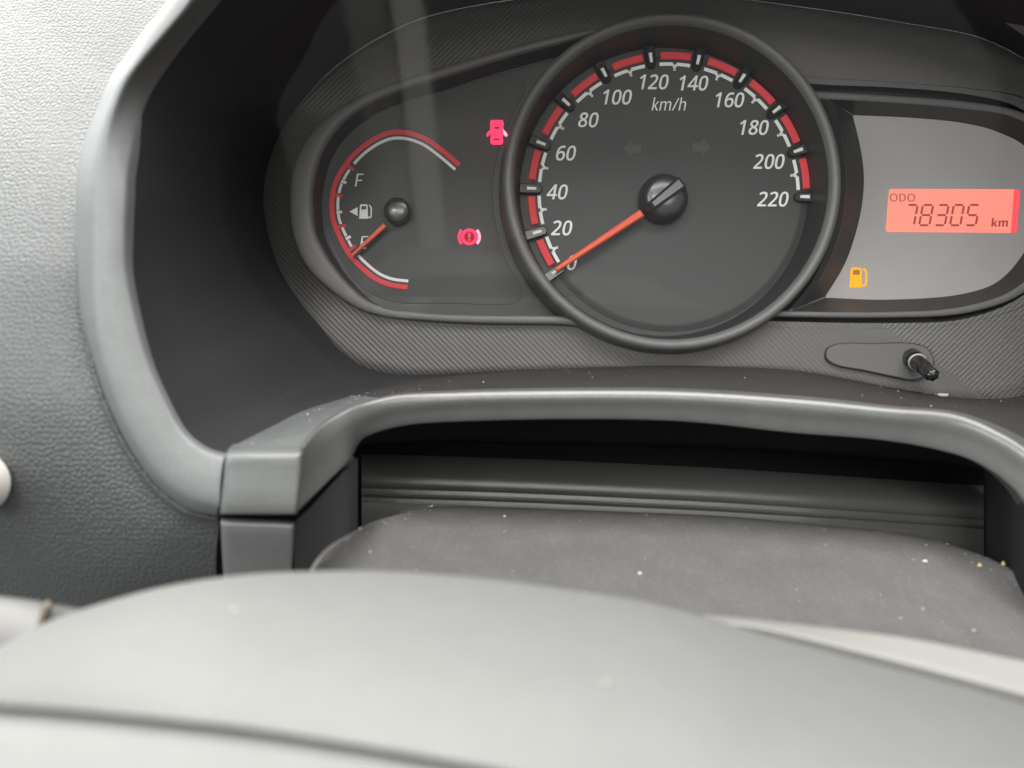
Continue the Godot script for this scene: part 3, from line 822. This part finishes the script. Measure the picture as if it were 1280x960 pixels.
	obj("fuel_needle", plate(bar2(p(-44.57, 55.78, 4), p(-56.34, 44.85, 4), 1.71, 1.02), 3.2, 4.2, 0.25), M.needle, face, "orange fuel needle on empty")
	obj("fuel_needle_cap", turned([Vector2(4.7, 0), Vector2(4.7, 3.5), Vector2(4.4, 4.6), Vector2(3.8, 5.2), Vector2(2.4, 5.6), Vector2(0.01, 5.7)], hub, 48), M.cap, face)
	door_lamp(t)
	brake_lamp(t)


func bar2(a: Vector3, b: Vector3, w0: float, w1: float) -> PackedVector2Array:
	return bar(Vector2(a.x, a.y), Vector2(b.x, b.y), w0, w1)


func near(c: PackedVector3Array, q: Vector3) -> int:
	var best := 0
	for i in c.size():
		if c[i].distance_to(q) < c[best].distance_to(q):
			best = i
	return best


# the strip between two distances inwards of a curve
func along(c: PackedVector3Array, mid: Vector3, d0: float, d1: float, i0: int, i1: int) -> PackedVector2Array:
	var a := PackedVector2Array()
	var b := PackedVector2Array()
	for i in range(i0, i1 + 1):
		var tan_ := c[mini(i + 1, c.size() - 1)] - c[maxi(i - 1, 0)]
		var inward := Vector2(-tan_.y, tan_.x).normalized()
		if inward.dot(Vector2(mid.x - c[i].x, mid.y - c[i].y)) < 0:
			inward = -inward
		var q := Vector2(c[i].x, c[i].y)
		a.append(q + inward * d0)
		b.append(q + inward * d1)
	b.reverse()
	a.append_array(b)
	return a


func pump(parent: Node3D, c: Vector3, h: float, mat: Material, hole: Material, thick: float) -> MeshInstance3D:
	var q := Vector2(c.x, c.y)
	var u := h / 18.0
	var body := PackedVector2Array()
	for k in [[-8, -9], [3, -9], [2.6, 7.5], [1.6, 9], [-6, 9], [-7, 7.5]]:
		body.append(q + Vector2(k[0], k[1]) * u)
	var o := obj("fuel_pump_symbol", plate(body, c.z, c.z + thick, 0.04), mat, parent)
	var hose := PackedVector3Array()
	for k in [[3.2, -6.5], [4.5, -7.6], [6.4, -7], [7, -4], [7.2, 0], [7.2, 4], [6.2, 6.4], [4.4, 8.2]]:
		hose.append(Vector3(q.x + k[0] * u, q.y + k[1] * u, 0))
	hose = spline(Array(hose), false, 4)
	var strip := along(hose, Vector3(q.x, q.y, 0), -0.7 * u, 0.9 * u, 0, hose.size() - 1)
	var holder: Node3D = o if parent.get_parent() == self else parent
	obj("fuel_pump_hose", plate(strip, c.z, c.z + thick, 0.04), mat, holder)
	var pane := PackedVector2Array()
	for k in [[-5.4, 2.5], [1, 2.5], [0.8, 6.8], [-4.8, 6.8]]:
		pane.append(q + Vector2(k[0], k[1]) * u)
	obj("fuel_pump_window", plate(pane, c.z + thick, c.z + thick + 0.06, 0.02), hole, holder)
	return o


func lamp_light(parent: Node3D, where: Vector3, col: Color, energy: float) -> void:
	var l := OmniLight3D.new()
	l.name = numbered("lamp_light", parent)
	l.light_color = col
	l.light_energy = energy
	l.light_size = 0.002
	l.omni_range = 0.4
	l.omni_attenuation = 2.0
	l.shadow_enabled = true
	parent.add_child(l, true)
	l.position = where * MM - (parent.position if parent.get_parent() == self else Vector3.ZERO)


func door_lamp(t: Node3D) -> void:
	var glow := glowing(lin(1.0, 0.032, 0.105), 1.5)
	var hot := glowing(lin(1.0, 0.4, 0.6), 1.2)
	var dark := plastic(lin(0.12, 0.005, 0.015), 0.4)
	var body := obj("door_ajar_lamp", plate(flat2([p(-7.39, 93.78, 0.2), p(-3.41, 93.78, 0.2), p(-2.98, 92.92, 0.2), p(-3.13, 90.65, 0.2), p(-3.24, 88.09, 0.2), p(-3.13, 85.82, 0.2), p(-3.69, 85.11, 0.2), p(-7.1, 85.11, 0.2), p(-7.67, 85.82, 0.2), p(-7.53, 88.09, 0.2), p(-7.67, 90.65, 0.2), p(-7.79, 92.92, 0.2)]), 0.0, 0.25, 0.05), glow, t, "lit pink-red lamp of a car with open doors")
	obj("open_door_lamp", plate(flat2([p(-7.56, 90.37, 0.2), p(-7.56, 89.09, 0.2), p(-8.67, 87.81, 0.2), p(-9.15, 88.24, 0.2), p(-8.81, 89.23, 0.2)]), 0.0, 0.25, 0.05), glow, body)
	obj("open_door_lamp", plate(flat2([p(-3.18, 90.65, 0.2), p(-1.85, 89.23, 0.2), p(-1.53, 88.38, 0.2), p(-2.1, 87.81, 0.2), p(-3.18, 88.8, 0.2)]), 0.0, 0.25, 0.05), hot, body)
	obj("windscreen_mark", plate(flat2([p(-6.39, 91.34, 0.25), p(-4.4, 91.34, 0.25), p(-4.55, 90.63, 0.25), p(-6.25, 90.63, 0.25)]), 0.25, 0.3, 0.01), dark, body)
	obj("rear_window_mark", plate(flat2([p(-6.53, 87.23, 0.25), p(-4.26, 87.23, 0.25), p(-4.4, 86.57, 0.25), p(-6.39, 86.57, 0.25)]), 0.25, 0.3, 0.01), dark, body)
	lamp_light(t, p(-5.05, 88.02, 4), Color(1, 0.12, 0.2), 0.00002)


func brake_lamp(t: Node3D) -> void:
	var glow := glowing(lin(1.0, 0.032, 0.105), 1.5)
	var hot := glowing(lin(1.0, 0.4, 0.58), 1.2)
	var dark := glowing(lin(0.3, 0.005, 0.015), 0.8)
	var c := p(-15.17, 52.29, 0.2)
	var q := Vector2(c.x, c.y)
	var body := obj("brake_lamp", plate(disc(q, 2.05, 32), 0.0, 0.2, 0.02), dark, t, "lit pink-red brake lamp with an exclamation mark")
	obj("lamp_ring", plate(ring_arc(q, 1.88, 2.9, 0, 180, 20), 0, 0.26, 0.03), glow, body)
	obj("lamp_ring", plate(ring_arc(q, 1.88, 2.9, 180, 360, 20), 0, 0.26, 0.03), glow, body)
	obj("lamp_bracket", plate(ring_arc(q, 3.24, 4.1, 138, 222, 14), 0, 0.26, 0.03), glow, body)
	obj("lamp_bracket", plate(ring_arc(q, 3.13, 4.1, -42, 42, 14), 0, 0.26, 0.03), hot, body)
	obj("exclamation_mark", plate(PackedVector2Array([q + Vector2(-0.45, 1.3), q + Vector2(0.45, 1.3), q + Vector2(0.32, -0.35), q + Vector2(-0.32, -0.35)]), 0.2, 0.27, 0.02), glow, body)
	obj("exclamation_mark", plate(disc(q + Vector2(0, -1.05), 0.38, 12), 0.2, 0.27, 0.02), glow, body)
	lamp_light(t, p(-15.14, 51.58, 4), Color(1, 0.12, 0.2), 0.00002)


func display_pod(t: Node3D) -> void:
	# dark groove, pale band, sloping walls and the silver display face
	var g0 := spline([p(96.69, 106.63, 8), p(102.77, 106.08, 8), p(136.74, 103.87, 8), p(157.46, 102.21, 8), p(176.8, 98.9, 8), p(194.76, 87.02, 8), p(201.11, 66.3, 8), p(196.14, 42.82, 8), p(176.8, 27.07, 8), p(150.56, 20.17, 8), p(129.84, 19.34, 8), p(88.4, 19.61, 8), p(82.88, 19.61, 8), p(95.31, 33.15, 8), p(106.36, 46.96, 8), p(110.5, 66.3, 8), p(108.29, 85.64, 8), p(102.21, 96.69, 8)], true, 5)
	var b0 := spline([p(99.08, 101.01, 9), p(105.14, 100.74, 9), p(129.36, 99.36, 9), p(156.88, 97.16, 9), p(176.15, 93.3, 9), p(189.91, 83.95, 9), p(195.97, 66.06, 9), p(191.29, 46.79, 9), p(176.15, 31.38, 9), p(156.88, 24.5, 9), p(129.36, 22.84, 9), p(92.2, 23.12, 9), p(86.7, 23.12, 9), p(94.96, 34.4, 9), p(104.04, 46.79, 9), p(108.44, 66.06, 9), p(106.24, 85.32, 9), p(101.84, 94.96, 9)], true, 5)
	obj("display_groove", skin([at_z(g0, 8), at_z(between(g0, b0, 0.1), 4), at_z(b0, 4), at_z(b0, 8.6)], true), M.groove, t)
	var band: Array = [[p(99.08, 100.87, 9), p(105.14, 100.6, 9), p(129.36, 99.22, 9), p(156.88, 97.02, 9), p(176.15, 93.17, 9), p(189.91, 83.95, 9), p(195.97, 65.51, 9)], [p(104.59, 97.98, 9), p(107.89, 97.98, 9), p(129.36, 96.88, 9), p(155.51, 94.68, 9), p(172.85, 91.65, 9), p(185.78, 82.57, 9), p(191.29, 65.51, 9)]]
	var u0 := spline(band[0], false, 6)
	var u1 := spline(band[1], false, 6)
	obj("display_band", skin(smooth_rows([moved(u0, Vector3(0, 0, -1)), u0, between(u0, u1, 0.3, 0.5), between(u0, u1, 0.75, 0.5), u1], 2)), M.rim, t)
	var v0 := spline([p(85.32, 23.12, 9), p(92.2, 23.12, 9), p(129.36, 22.84, 9), p(156.88, 24.5, 9), p(176.15, 31.38, 9), p(191.29, 46.79, 9), p(195.97, 65.51, 9)], false, 6)
	var v1 := spline([p(90.83, 25.18, 9), p(94.96, 25.05, 9), p(129.36, 24.77, 9), p(155.51, 26.7, 9), p(173.4, 33.03, 9), p(186.61, 48.17, 9), p(191.29, 65.51, 9)], false, 6)
	obj("display_band", skin(smooth_rows([moved(v0, Vector3(0, 0, -1)), v0, between(v0, v1, 0.3, 0.5), between(v0, v1, 0.75, 0.5), v1], 2)), M.rim, t)
	var top := [spline([p(107.89, 97.98, 9), p(129.36, 96.88, 9), p(155.51, 94.68, 9), p(172.85, 91.65, 9), p(185.78, 82.57, 9), p(191.29, 65.51, 9)], false, 6), spline([p(121.14, 95.55, 0), p(140.77, 94.7, 0), p(160.67, 92.71, 0), p(172.62, 89.58, 0), p(183.42, 83.32, 0), p(189.11, 67.68, 0)], false, 6)]
	var left := [spline([p(107.89, 97.98, 9), p(110.92, 85.32, 9), p(112.3, 69.91, 9), p(110.37, 52.29, 9), p(103.49, 35.78, 9), p(94.96, 25.05, 9)], false, 6), spline([p(121.14, 95.55, 0), p(123.99, 83.32, 0), p(125.12, 72.52, 0), p(123.7, 59.72, 0), p(118.58, 43.23, 0), p(111.19, 30.71, 0)], false, 6)]
	var bot := [spline([p(94.96, 25.05, 9), p(129.36, 24.77, 9), p(155.51, 26.7, 9), p(173.4, 33.03, 9), p(186.61, 48.17, 9), p(191.29, 65.51, 9)], false, 6), spline([p(111.19, 30.71, 0), p(133.66, 30, 0), p(160.67, 32.13, 0), p(173.47, 36.97, 0), p(184.84, 51.76, 0), p(189.11, 67.68, 0)], false, 6)]
	obj("display_wall", skin(top), M.pod_wall, t)
	obj("display_wall", faceted([left[0], between(left[0], left[1], 0.24, 1.0), between(left[0], left[1], 0.28, 0.7), left[1]]), M.pod_wall, t)
	obj("display_wall", skin(bot), M.pod_wall, t)
	obj("display_wall_edge", tube(PackedVector3Array([p(94.89, 25.03, 9.2), p(102.89, 27.82, 4.7), p(111.07, 30.68, 0.3)]), [0.42], 10), M.rim, t)
	obj("display_wall_edge", tube(PackedVector3Array([p(107.89, 97.98, 9), p(114.4, 96.78, 4.6), p(121.01, 95.45, 0.3)]), [0.28], 10), M.rim, t)
	var outline := PackedVector3Array()
	outline.append_array(top[1])
	var bb: PackedVector3Array = bot[1].duplicate()
	bb.reverse()
	outline.append_array(bb.slice(1))
	var ll: PackedVector3Array = left[1].duplicate()
	ll.reverse()
	outline.append_array(ll.slice(1, ll.size() - 1))
	var face := obj("display_face", plate(flat2(outline), -2, 0.0, 0.01), M.silver, t, "silver grey display face")
	# the lit odometer
	var lit := glowing(lin(1.0, 0.29, 0.215), 0.93)
	var screen := obj("odometer_screen", plate(flat2([p(134.65, 69.31, 0.3), p(178.25, 69.17, 0.3), p(177.12, 53.69, 0.3), p(133.51, 53.97, 0.3), p(132.83, 54.68, 0.3), p(133.97, 68.75, 0.3)]), 0, 0.3, 0.03), lit, t, "lit salmon red odometer screen")
	obj("screen_edge", plate(flat2([p(178.31, 69.17, 0.3), p(180.1, 69.09, 0.3), p(180.56, 68.46, 0.3), p(179.36, 54.4, 0.3), p(178.82, 53.69, 0.3), p(177.2, 53.69, 0.3)]), 0, 0.3, 0.03), glowing(lin(1.0, 0.1, 0.12), 0.9), screen, "deeper red right edge of the screen")
	var ink := glowing(lin(0.4, 0.07, 0.06), 0.75)
	obj("letters_odo", letters("ODO", 3.9, p(138.63, 66.19, 0.3), 0, false, 1.12), ink, screen)
	obj("letters_km", letters("km", 4.0, p(173.14, 57.38, 0.3), 6, true, 1.05), ink, screen)
	var seg := {"7": "abc", "8": "abcdefg", "3": "abcdg", "0": "abcdef", "5": "acdfg"}
	var number := "78305"
	for k in 5:
		var parts := []
		var o := p(139.05, 56.36, 0.3) + Vector3(k * 5.49, 0, 0)
		var W := 3.64
		var H := 3.61
		var sl := 0.19
		var pts := {"a": [0, 2, 1, 2], "b": [1, 1, 1, 2], "c": [1, 0, 1, 1], "d": [0, 0, 1, 0], "e": [0, 0, 0, 1], "f": [0, 1, 0, 2], "g": [0, 1, 1, 1]}
		for s in seg[number[k]]:
			var q = pts[s]
			var a := Vector2(o.x + q[0] * W + q[1] * H * sl, o.y + q[1] * H)
			var b := Vector2(o.x + q[2] * W + q[3] * H * sl, o.y + q[3] * H)
			var d := (b - a).normalized()
			a += d * 0.28
			b -= d * 0.28
			var nn := d.orthogonal() * 0.38
			parts.append(plate(PackedVector2Array([a, a + d * 0.22 + nn, b - d * 0.22 + nn, b, b - d * 0.22 - nn, a + d * 0.22 - nn]), 0.3, 0.36, 0.02))
		obj("digit", join(parts), ink, screen)
	# amber low fuel lamp
	var amber := glowing(lin(1.0, 0.42, 0.015), 1.0)
	var lamp := pump(t, p(123.13, 37.82, 0), 7.11, amber, plastic(lin(0.3, 0.14, 0.03), 0.5), 0.25)
	lamp.name = "low_fuel_lamp"
	lamp.set_meta("label", "lit amber fuel pump lamp")
	lamp_light(t, p(121.38, 37.28, 4), Color(1, 0.55, 0.1), 0.000014)


func speedometer(t: Node3D, ctr: Vector3) -> void:
	var rim := obj("speedometer_rim", turned([Vector2(58.6, 2), Vector2(57.6, 11), Vector2(57.2, 13.6), Vector2(56.7, 14.8), Vector2(55.9, 15.5), Vector2(55.0, 15.6), Vector2(54.1, 15.2), Vector2(53.5, 14.3), Vector2(53.2, 13.2)], ctr, 180), M.rim, t, "grey rim round the speedometer")
	obj("speedometer_bowl", turned([Vector2(53.2, 13.2), Vector2(51.6, 1.2), Vector2(51.2, 0)], ctr, 180), M.bowl, t)
	var dc := p(55.74, 67.68, 0)
	var face := obj("speedometer_face", join([turned([Vector2(53, -0.2), Vector2(47.2, 0)], Vector3(ctr.x, ctr.y, 0), 120), turned([Vector2(49.2, -0.05), Vector2(47.4, 0.55), Vector2(46.2, 0.8), Vector2(0.01, 0.8)], dc, 140)]), M.dial, t, "charcoal speedometer face")
	var ang := [214.9, 196.6, 178.0, 158.5, 138.3, 118.0, 97.3, 77.3, 57.3, 37.6, 18.2, -1.5]
	var q := Vector2(dc.x, dc.y)
	var mc := p(55.08, 67.25, 2.6)
	var mq := Vector2(mc.x, mc.y)
	var wc := p(55.52, 67.49, 0.8)
	var wq := Vector2(wc.x, wc.y)
	for k in 11:
		var a: float = ang[k]
		var s: float = ang[k + 1] - a
		obj("red_band", plate(ring_arc(q, 47.5, 50.2, a + s * 0.185, a + s * 0.83, 14), -0.1, 0.95, 0.3), M.red, face)
		var line := [plate(ring_arc(wq, 45.3, 46.5, a + s * 0.16, a + s * 0.455, 8), 0.7, 0.95, 0.04), plate(ring_arc(wq, 45.3, 46.5, a + s * 0.545, a + s * 0.84, 8), 0.7, 0.95, 0.04)]
		var tip := wq + Vector2.from_angle(deg_to_rad(a + s * 0.5)) * 43.6
		for w in [0.46, 0.54]:
			var top := wq + Vector2.from_angle(deg_to_rad(a + s * w)) * 45.9
			line.append(plate(bar(top, tip + (top - tip) * 0.0 + (top - wq).orthogonal().normalized() * (0.25 if w < 0.5 else -0.25), 0.7, 0.6), 0.72, 0.97, 0.03))
		obj("scale_line", join(line), M.white, face)
	for k in 12:
		var d := Vector2.from_angle(deg_to_rad(ang[k]))
		var side := d.orthogonal()
		var pts := PackedVector2Array()
		pts.append(mq + d * 52.6 + side * 1.75)
		pts.append(mq + d * 52.6 - side * 1.75)
		for i in 9:
			var b := PI * i / 8
			pts.append(mq + d * (46.2 - sin(b) * 1.7) - side * cos(b) * 1.65)
		var blk := obj("marker_block", plate(pts, -0.1, 2.4, 0.3), M.black_gloss, face)
		obj("marker_bar", plate(bar(mq + d * 46.5, mq + d * 49.9, 1.0, 1.25), 2.4, 2.75, 0.2), M.white, face)
	var where: Array = [p(21.27, 42.96, 0.8), p(17.58, 55.29, 0.8), p(16.02, 68.05, 0.8), p(19.14, 81.81, 0.8), p(27.08, 93.58, 0.8), p(37.43, 101.66, 0.8), p(50.47, 107.04, 0.8), p(64.51, 106.62, 0.8), p(77.27, 100.66, 0.8), p(85.92, 90.88, 0.8), p(91.02, 78.83, 0.8), p(92.44, 65.5, 0.8)]
	for k in 12:
		obj("numeral", letters(str(k * 20), 7.0, where[k], 11, false, 0.95, 0.45), M.white, face)
	obj("unit_lettering", letters("km/h", 6.0, p(55.58, 99.25, 0.8), 11, false, 0.9, 0.0), M.white, face)
	for s in [-1.0, 1.0]:
		var c := p(42.53, 83.37, 0.8) if s < 0 else p(67.2, 83.93, 0.8)
		var pts := PackedVector2Array()
		for k in [[3.4, 0], [0.2, 3.1], [0.2, 1.5], [-3.2, 1.5], [-3.2, -1.5], [0.2, -1.5], [0.2, -3.1]]:
			pts.append(Vector2(c.x + k[0] * s, c.y + k[1]))
		obj("unlit_turn_arrow", plate(pts, 0.75, 0.84, 0.02), M.ghost, face)
	obj("speed_needle", plate(bar2(p(45.36, 59.69, 6), p(15.17, 39.66, 6), 2.7, 1.59), 5.0, 6.3, 0.5), M.needle, face, "orange speedometer needle at zero")
	var hub := p(53.07, 65.08, 5)
	hub.z = 0
	obj("needle_cap", join([turned([Vector2(8.6, 0.8), Vector2(8.5, 4.6), Vector2(8.1, 5.4), Vector2(7.7, 7.0), Vector2(7.0, 8.2), Vector2(5.6, 9.0), Vector2(3.0, 9.4), Vector2(0.01, 9.5)], hub, 72),
		plate(bar(Vector2(hub.x, hub.y) + Vector2.from_angle(deg_to_rad(218)) * 6.9, Vector2(hub.x, hub.y) + Vector2.from_angle(deg_to_rad(38)) * 6.9, 3.4, 4.6), 8.0, 11.0, 0.9)]), M.cap, face)


func reset_knob(t: Node3D) -> void:
	var pad := spline([p(112.32, 13.97, 7.6), p(124.5, 14.11, 7.6), p(136.94, 14.25, 7.6), p(143.03, 12.73, 7.6), p(145.8, 8.3, 7.6), p(143.86, 3.32, 7.6), p(138.6, 1.11, 7.6), p(132.79, 2.07, 7.6), p(121.73, 4.43, 7.6), p(111.22, 6.64, 7.6), p(108.45, 8.85, 7.6), p(108.73, 12.17, 7.6)], true, 5)
	obj("reset_pad_outline", plate(flat2(moved(pad, Vector3.ZERO)), 6.0, 8.0, 0.1), M.groove, t)
	var c := p(127.08, 8.01, 8)
	var small := PackedVector3Array()
	for q in pad:
		var d := q - c
		small.append(c + Vector3(d.x * 0.985, d.y * 0.955, 0))
	obj("reset_pad", plate(flat2(small), 6.0, 8.5, 0.35), M.mask_plain, t, "smooth pad round the reset stem")
	var a := p(137.85, 9.39, 8)
	var b := p(135.41, 2.57, 27)
	var path := PackedVector3Array()
	for k in [0.0, 0.02, 0.2, 0.22, 0.3, 0.32, 0.62, 0.64, 0.7, 0.72, 0.94, 0.99, 1.0]:
		path.append(a.lerp(b, k))
	var stem := obj("reset_stem", tube(path, [0.1, 3.1, 3.1, 2.7, 2.7, 2.6, 2.35, 1.9, 1.9, 2.2, 2.15, 1.6, 0.05], 36, [0, 0, 0, 0, 0, 0, 0, 0, 0.0, 0.09, 0.09, 0.06, 0], 7), M.black_gloss, t, "black reset stem with a fluted tip")
	obj("stem_collar", tube(PackedVector3Array([a.lerp(b, 0.26), a.lerp(b, 0.27), a.lerp(b, 0.3), a.lerp(b, 0.31)]), [2.6, 2.95, 2.95, 2.6], 32), M.collar, stem)


# ---------------------------------------------------------------- dust and crumbs
func pebble(seed_: int, flat := 0.6) -> ArrayMesh:
	# an uneven grain about one millimetre across
	var r := FastNoiseLite.new()
	r.seed = seed_
	r.frequency = 0.9
	var rows := []
	for j in 7:
		var th := PI * (0.02 + 0.96 * j / 6.0)
		var row := PackedVector3Array()
		for i in 9:
			var ph := TAU * i / 9
			var d := Vector3(sin(th) * cos(ph), cos(th) * flat, sin(th) * sin(ph))
			row.append(d * 0.5 * (1.0 + 0.55 * r.get_noise_3dv(d * 1.7)))
		rows.append(row)
	var m := skin(rows, true, Vector3.ZERO)
	var arr := m.surface_get_arrays(0)
	var nr: PackedVector3Array = arr[Mesh.ARRAY_NORMAL]
	var ix: PackedInt32Array = arr[Mesh.ARRAY_INDEX]
	for i in nr.size():
		nr[i] = -nr[i]
	for i in range(0, ix.size(), 3):
		var s := ix[i + 1]
		ix[i + 1] = ix[i + 2]
		ix[i + 2] = s
	arr[Mesh.ARRAY_NORMAL] = nr
	arr[Mesh.ARRAY_INDEX] = ix
	var out := ArrayMesh.new()
	out.add_surface_from_arrays(Mesh.PRIMITIVE_TRIANGLES, arr)
	return out


func grains(called: String, label: String, rows: Array, count: int, from: Vector2, to: Vector2, small: float, large: float, bright := 1.0) -> void:
	# loose dust that nobody would count, lying on a surface
	var mm := MultiMesh.new()
	mm.transform_format = MultiMesh.TRANSFORM_3D
	mm.use_colors = true
	mm.mesh = pebble(3)
	mm.instance_count = count
	for i in count:
		var r: float = rng.randf_range(from.x, to.x) * (rows.size() - 2)
		var c: float = rng.randf_range(from.y, to.y) * (rows[0].size() - 2)
		var r0 := int(r)
		var c0 := int(c)
		var a: Vector3 = rows[r0][c0].lerp(rows[r0 + 1][c0], r - r0)
		var b: Vector3 = rows[r0][c0 + 1].lerp(rows[r0 + 1][c0 + 1], r - r0)
		var s := small + (large - small) * pow(rng.randf(), 4.0)
		var basis := Basis.from_euler(Vector3(rng.randf() * 0.6, rng.randf() * TAU, rng.randf() * 0.6)).scaled(Vector3.ONE * s)
		mm.set_instance_transform(i, Transform3D(basis, a.lerp(b, c - c0) * MM))
		var tone := rng.randf_range(0.5, 1.0)
		mm.set_instance_color(i, Color(0.27, 0.25, 0.22) * tone * bright)
	var o := MultiMeshInstance3D.new()
	o.name = called
	o.multimesh = mm
	o.material_override = M.dust
	add_child(o, true)
	o.set_meta("kind", "stuff")
	tag(o, label, "dust")


func resting(rows: Array, q: Vector3) -> Vector3:
	# the point of a surface nearest to the line from the eye through q
	var d := (q - EYE).normalized()
	var best := Vector3.ZERO
	var least := 1e9
	for r in rows.size() - 1:
		for c in rows[0].size() - 1:
			for i in 9:
				var u: Vector3 = rows[r][c].lerp(rows[r][c + 1], (i % 3) / 3.0)
				var w: Vector3 = rows[r + 1][c].lerp(rows[r + 1][c + 1], (i % 3) / 3.0)
				var x := u.lerp(w, int(i / 3) / 3.0)
				var away := (x - EYE).cross(d).length()
				if away < least:
					least = away
					best = x
	return best


func crumb(called: String, label: String, rows: Array, q: Vector3, size: Vector3, mat: Material, seed_: int, group := "crumbs on the column cover") -> void:
	var o := obj(called, pebble(seed_, 1.0), mat, self)
	o.position = (resting(rows, q) + Vector3(0, size.y * 0.3, 0)) * MM
	o.rotation = Vector3(0, seed_ * 1.3, 0)
	o.scale = size
	tag(o, label, "crumb", group)


func crumbs() -> void:
	grains("cover_dust", "pale dust and sand grains scattered over the steering column cover", cover_rows, 320, Vector2(0.28, 0.05), Vector2(0.95, 0.95), 0.18, 1.0)
	grains("ledge_dust", "fine pale specks of dust along the ledge under the gauges", ledge_rows, 150, Vector2(0.0, 0.05), Vector2(0.9, 0.9), 0.12, 0.7, 1.6)
	grains("hood_dust", "sparse dust specks on the dark inner wall of the hood", tunnel_rows, 110, Vector2(0.1, 0.5), Vector2(0.9, 0.99), 0.08, 0.36)
	crumb("sand_crumb", "larger yellow crumb near the right corner of the column cover", cover_rows, p(124.77, -48.63, 70), Vector3(1.3, 1.3, 1.2), M.sand, 11)
	crumb("sand_crumb", "yellow crumb on the rim of the column cover, at its far right edge", cover_rows, p(134.29, -49.35, 65), Vector3(1.1, 1.4, 1.0), M.sand, 12)
	crumb("pale_crumb", "whitish crumb in the middle of the column cover, just above the wheel", cover_rows, p(30.5, -47.73, 85), Vector3(1.1, 0.9, 1.1), M.paper, 13)
	crumb("pale_crumb", "small pale crumb at the back of the column cover, left of its middle", cover_rows, p(-2.57, -38.78, 50), Vector3(0.9, 0.7, 0.9), M.paper, 14)
	crumb("pale_crumb", "broad white fleck on the right half of the column cover", cover_rows, p(111.32, -48.23, 68), Vector3(1.9, 0.9, 1.3), M.paper, 15)
	crumb("sand_crumb", "dull orange crumb on the column cover above the pale spoke ridge", cover_rows, p(91.1, -53.27, 85), Vector3(1.0, 0.7, 1.0), M.rust, 16)
	crumb("blue_fleck", "bluish fleck at the lower right of the column cover", cover_rows, p(105.12, -56.85, 100), Vector3(1.2, 0.8, 1.1), M.bluish, 17)
	crumb("pad_speck", "yellowish blurred speck on the left half of the steering wheel pad", pad_rows, p(-38.77, -31.5, 170), Vector3(0.9, 0.4, 0.9), M.speck, 18, "")
	crumb("pad_speck", "whitish blurred speck on the middle of the steering wheel pad", pad_rows, p(12.48, -40.2, 175), Vector3(0.8, 0.4, 0.8), M.speck, 19, "")
	var g := obj("grime_spot", pebble(20, 1.0), M.grime, self)
	g.position = p(-40.77, -19.79, 83.2) * MM
	g.scale = Vector3(1.1, 4.2, 0.8)
	g.rotation = Vector3(0, 0, -0.7)
	tag(g, "rust brown grime in the corner where the bar meets the dark side cheek", "grime")
	var f := thing("dry_fibre", "thin tan plant fibre lying on the back edge of the column cover", "fibre", p(-29.58, -37.86, 47))
	obj("strand", tube(spline([p(-34.35, -39.22, 51.5), p(-30.77, -38.58, 50.5), p(-27.27, -38.09, 48.5), p(-25.27, -36.84, 47.5), p(-23.48, -36.05, 46.5)], false, 5), [0.28, 0.4, 0.34, 0.3], 8), M.fibre, f)
	obj("strand", tube(spline([p(-32.63, -37.41, 50.5), p(-28.27, -36.64, 48), p(-22.63, -36.32, 45.5), p(-15.55, -36.59, 44.5)], false, 5), [0.22, 0.28, 0.24, 0.2], 8), M.tan, f)
	var scrap := obj("paper_scrap", plate(flat2([p(146.42, -3.17, 9), p(146.84, -4.27, 9), p(150, -4.29, 9), p(150.28, -3.25, 9)]), 7, 9.0, 0.1), M.paper, self)
	tag(scrap, "tiny pale paper scrap under the black reset stem, at the foot of the mask", "paper scrap")


func _ready() -> void:
	view_and_light()
	materials()
	hood()
	dashboard()
	column()
	steering_wheel()
	seat_belt()
	cluster()
	crumbs()
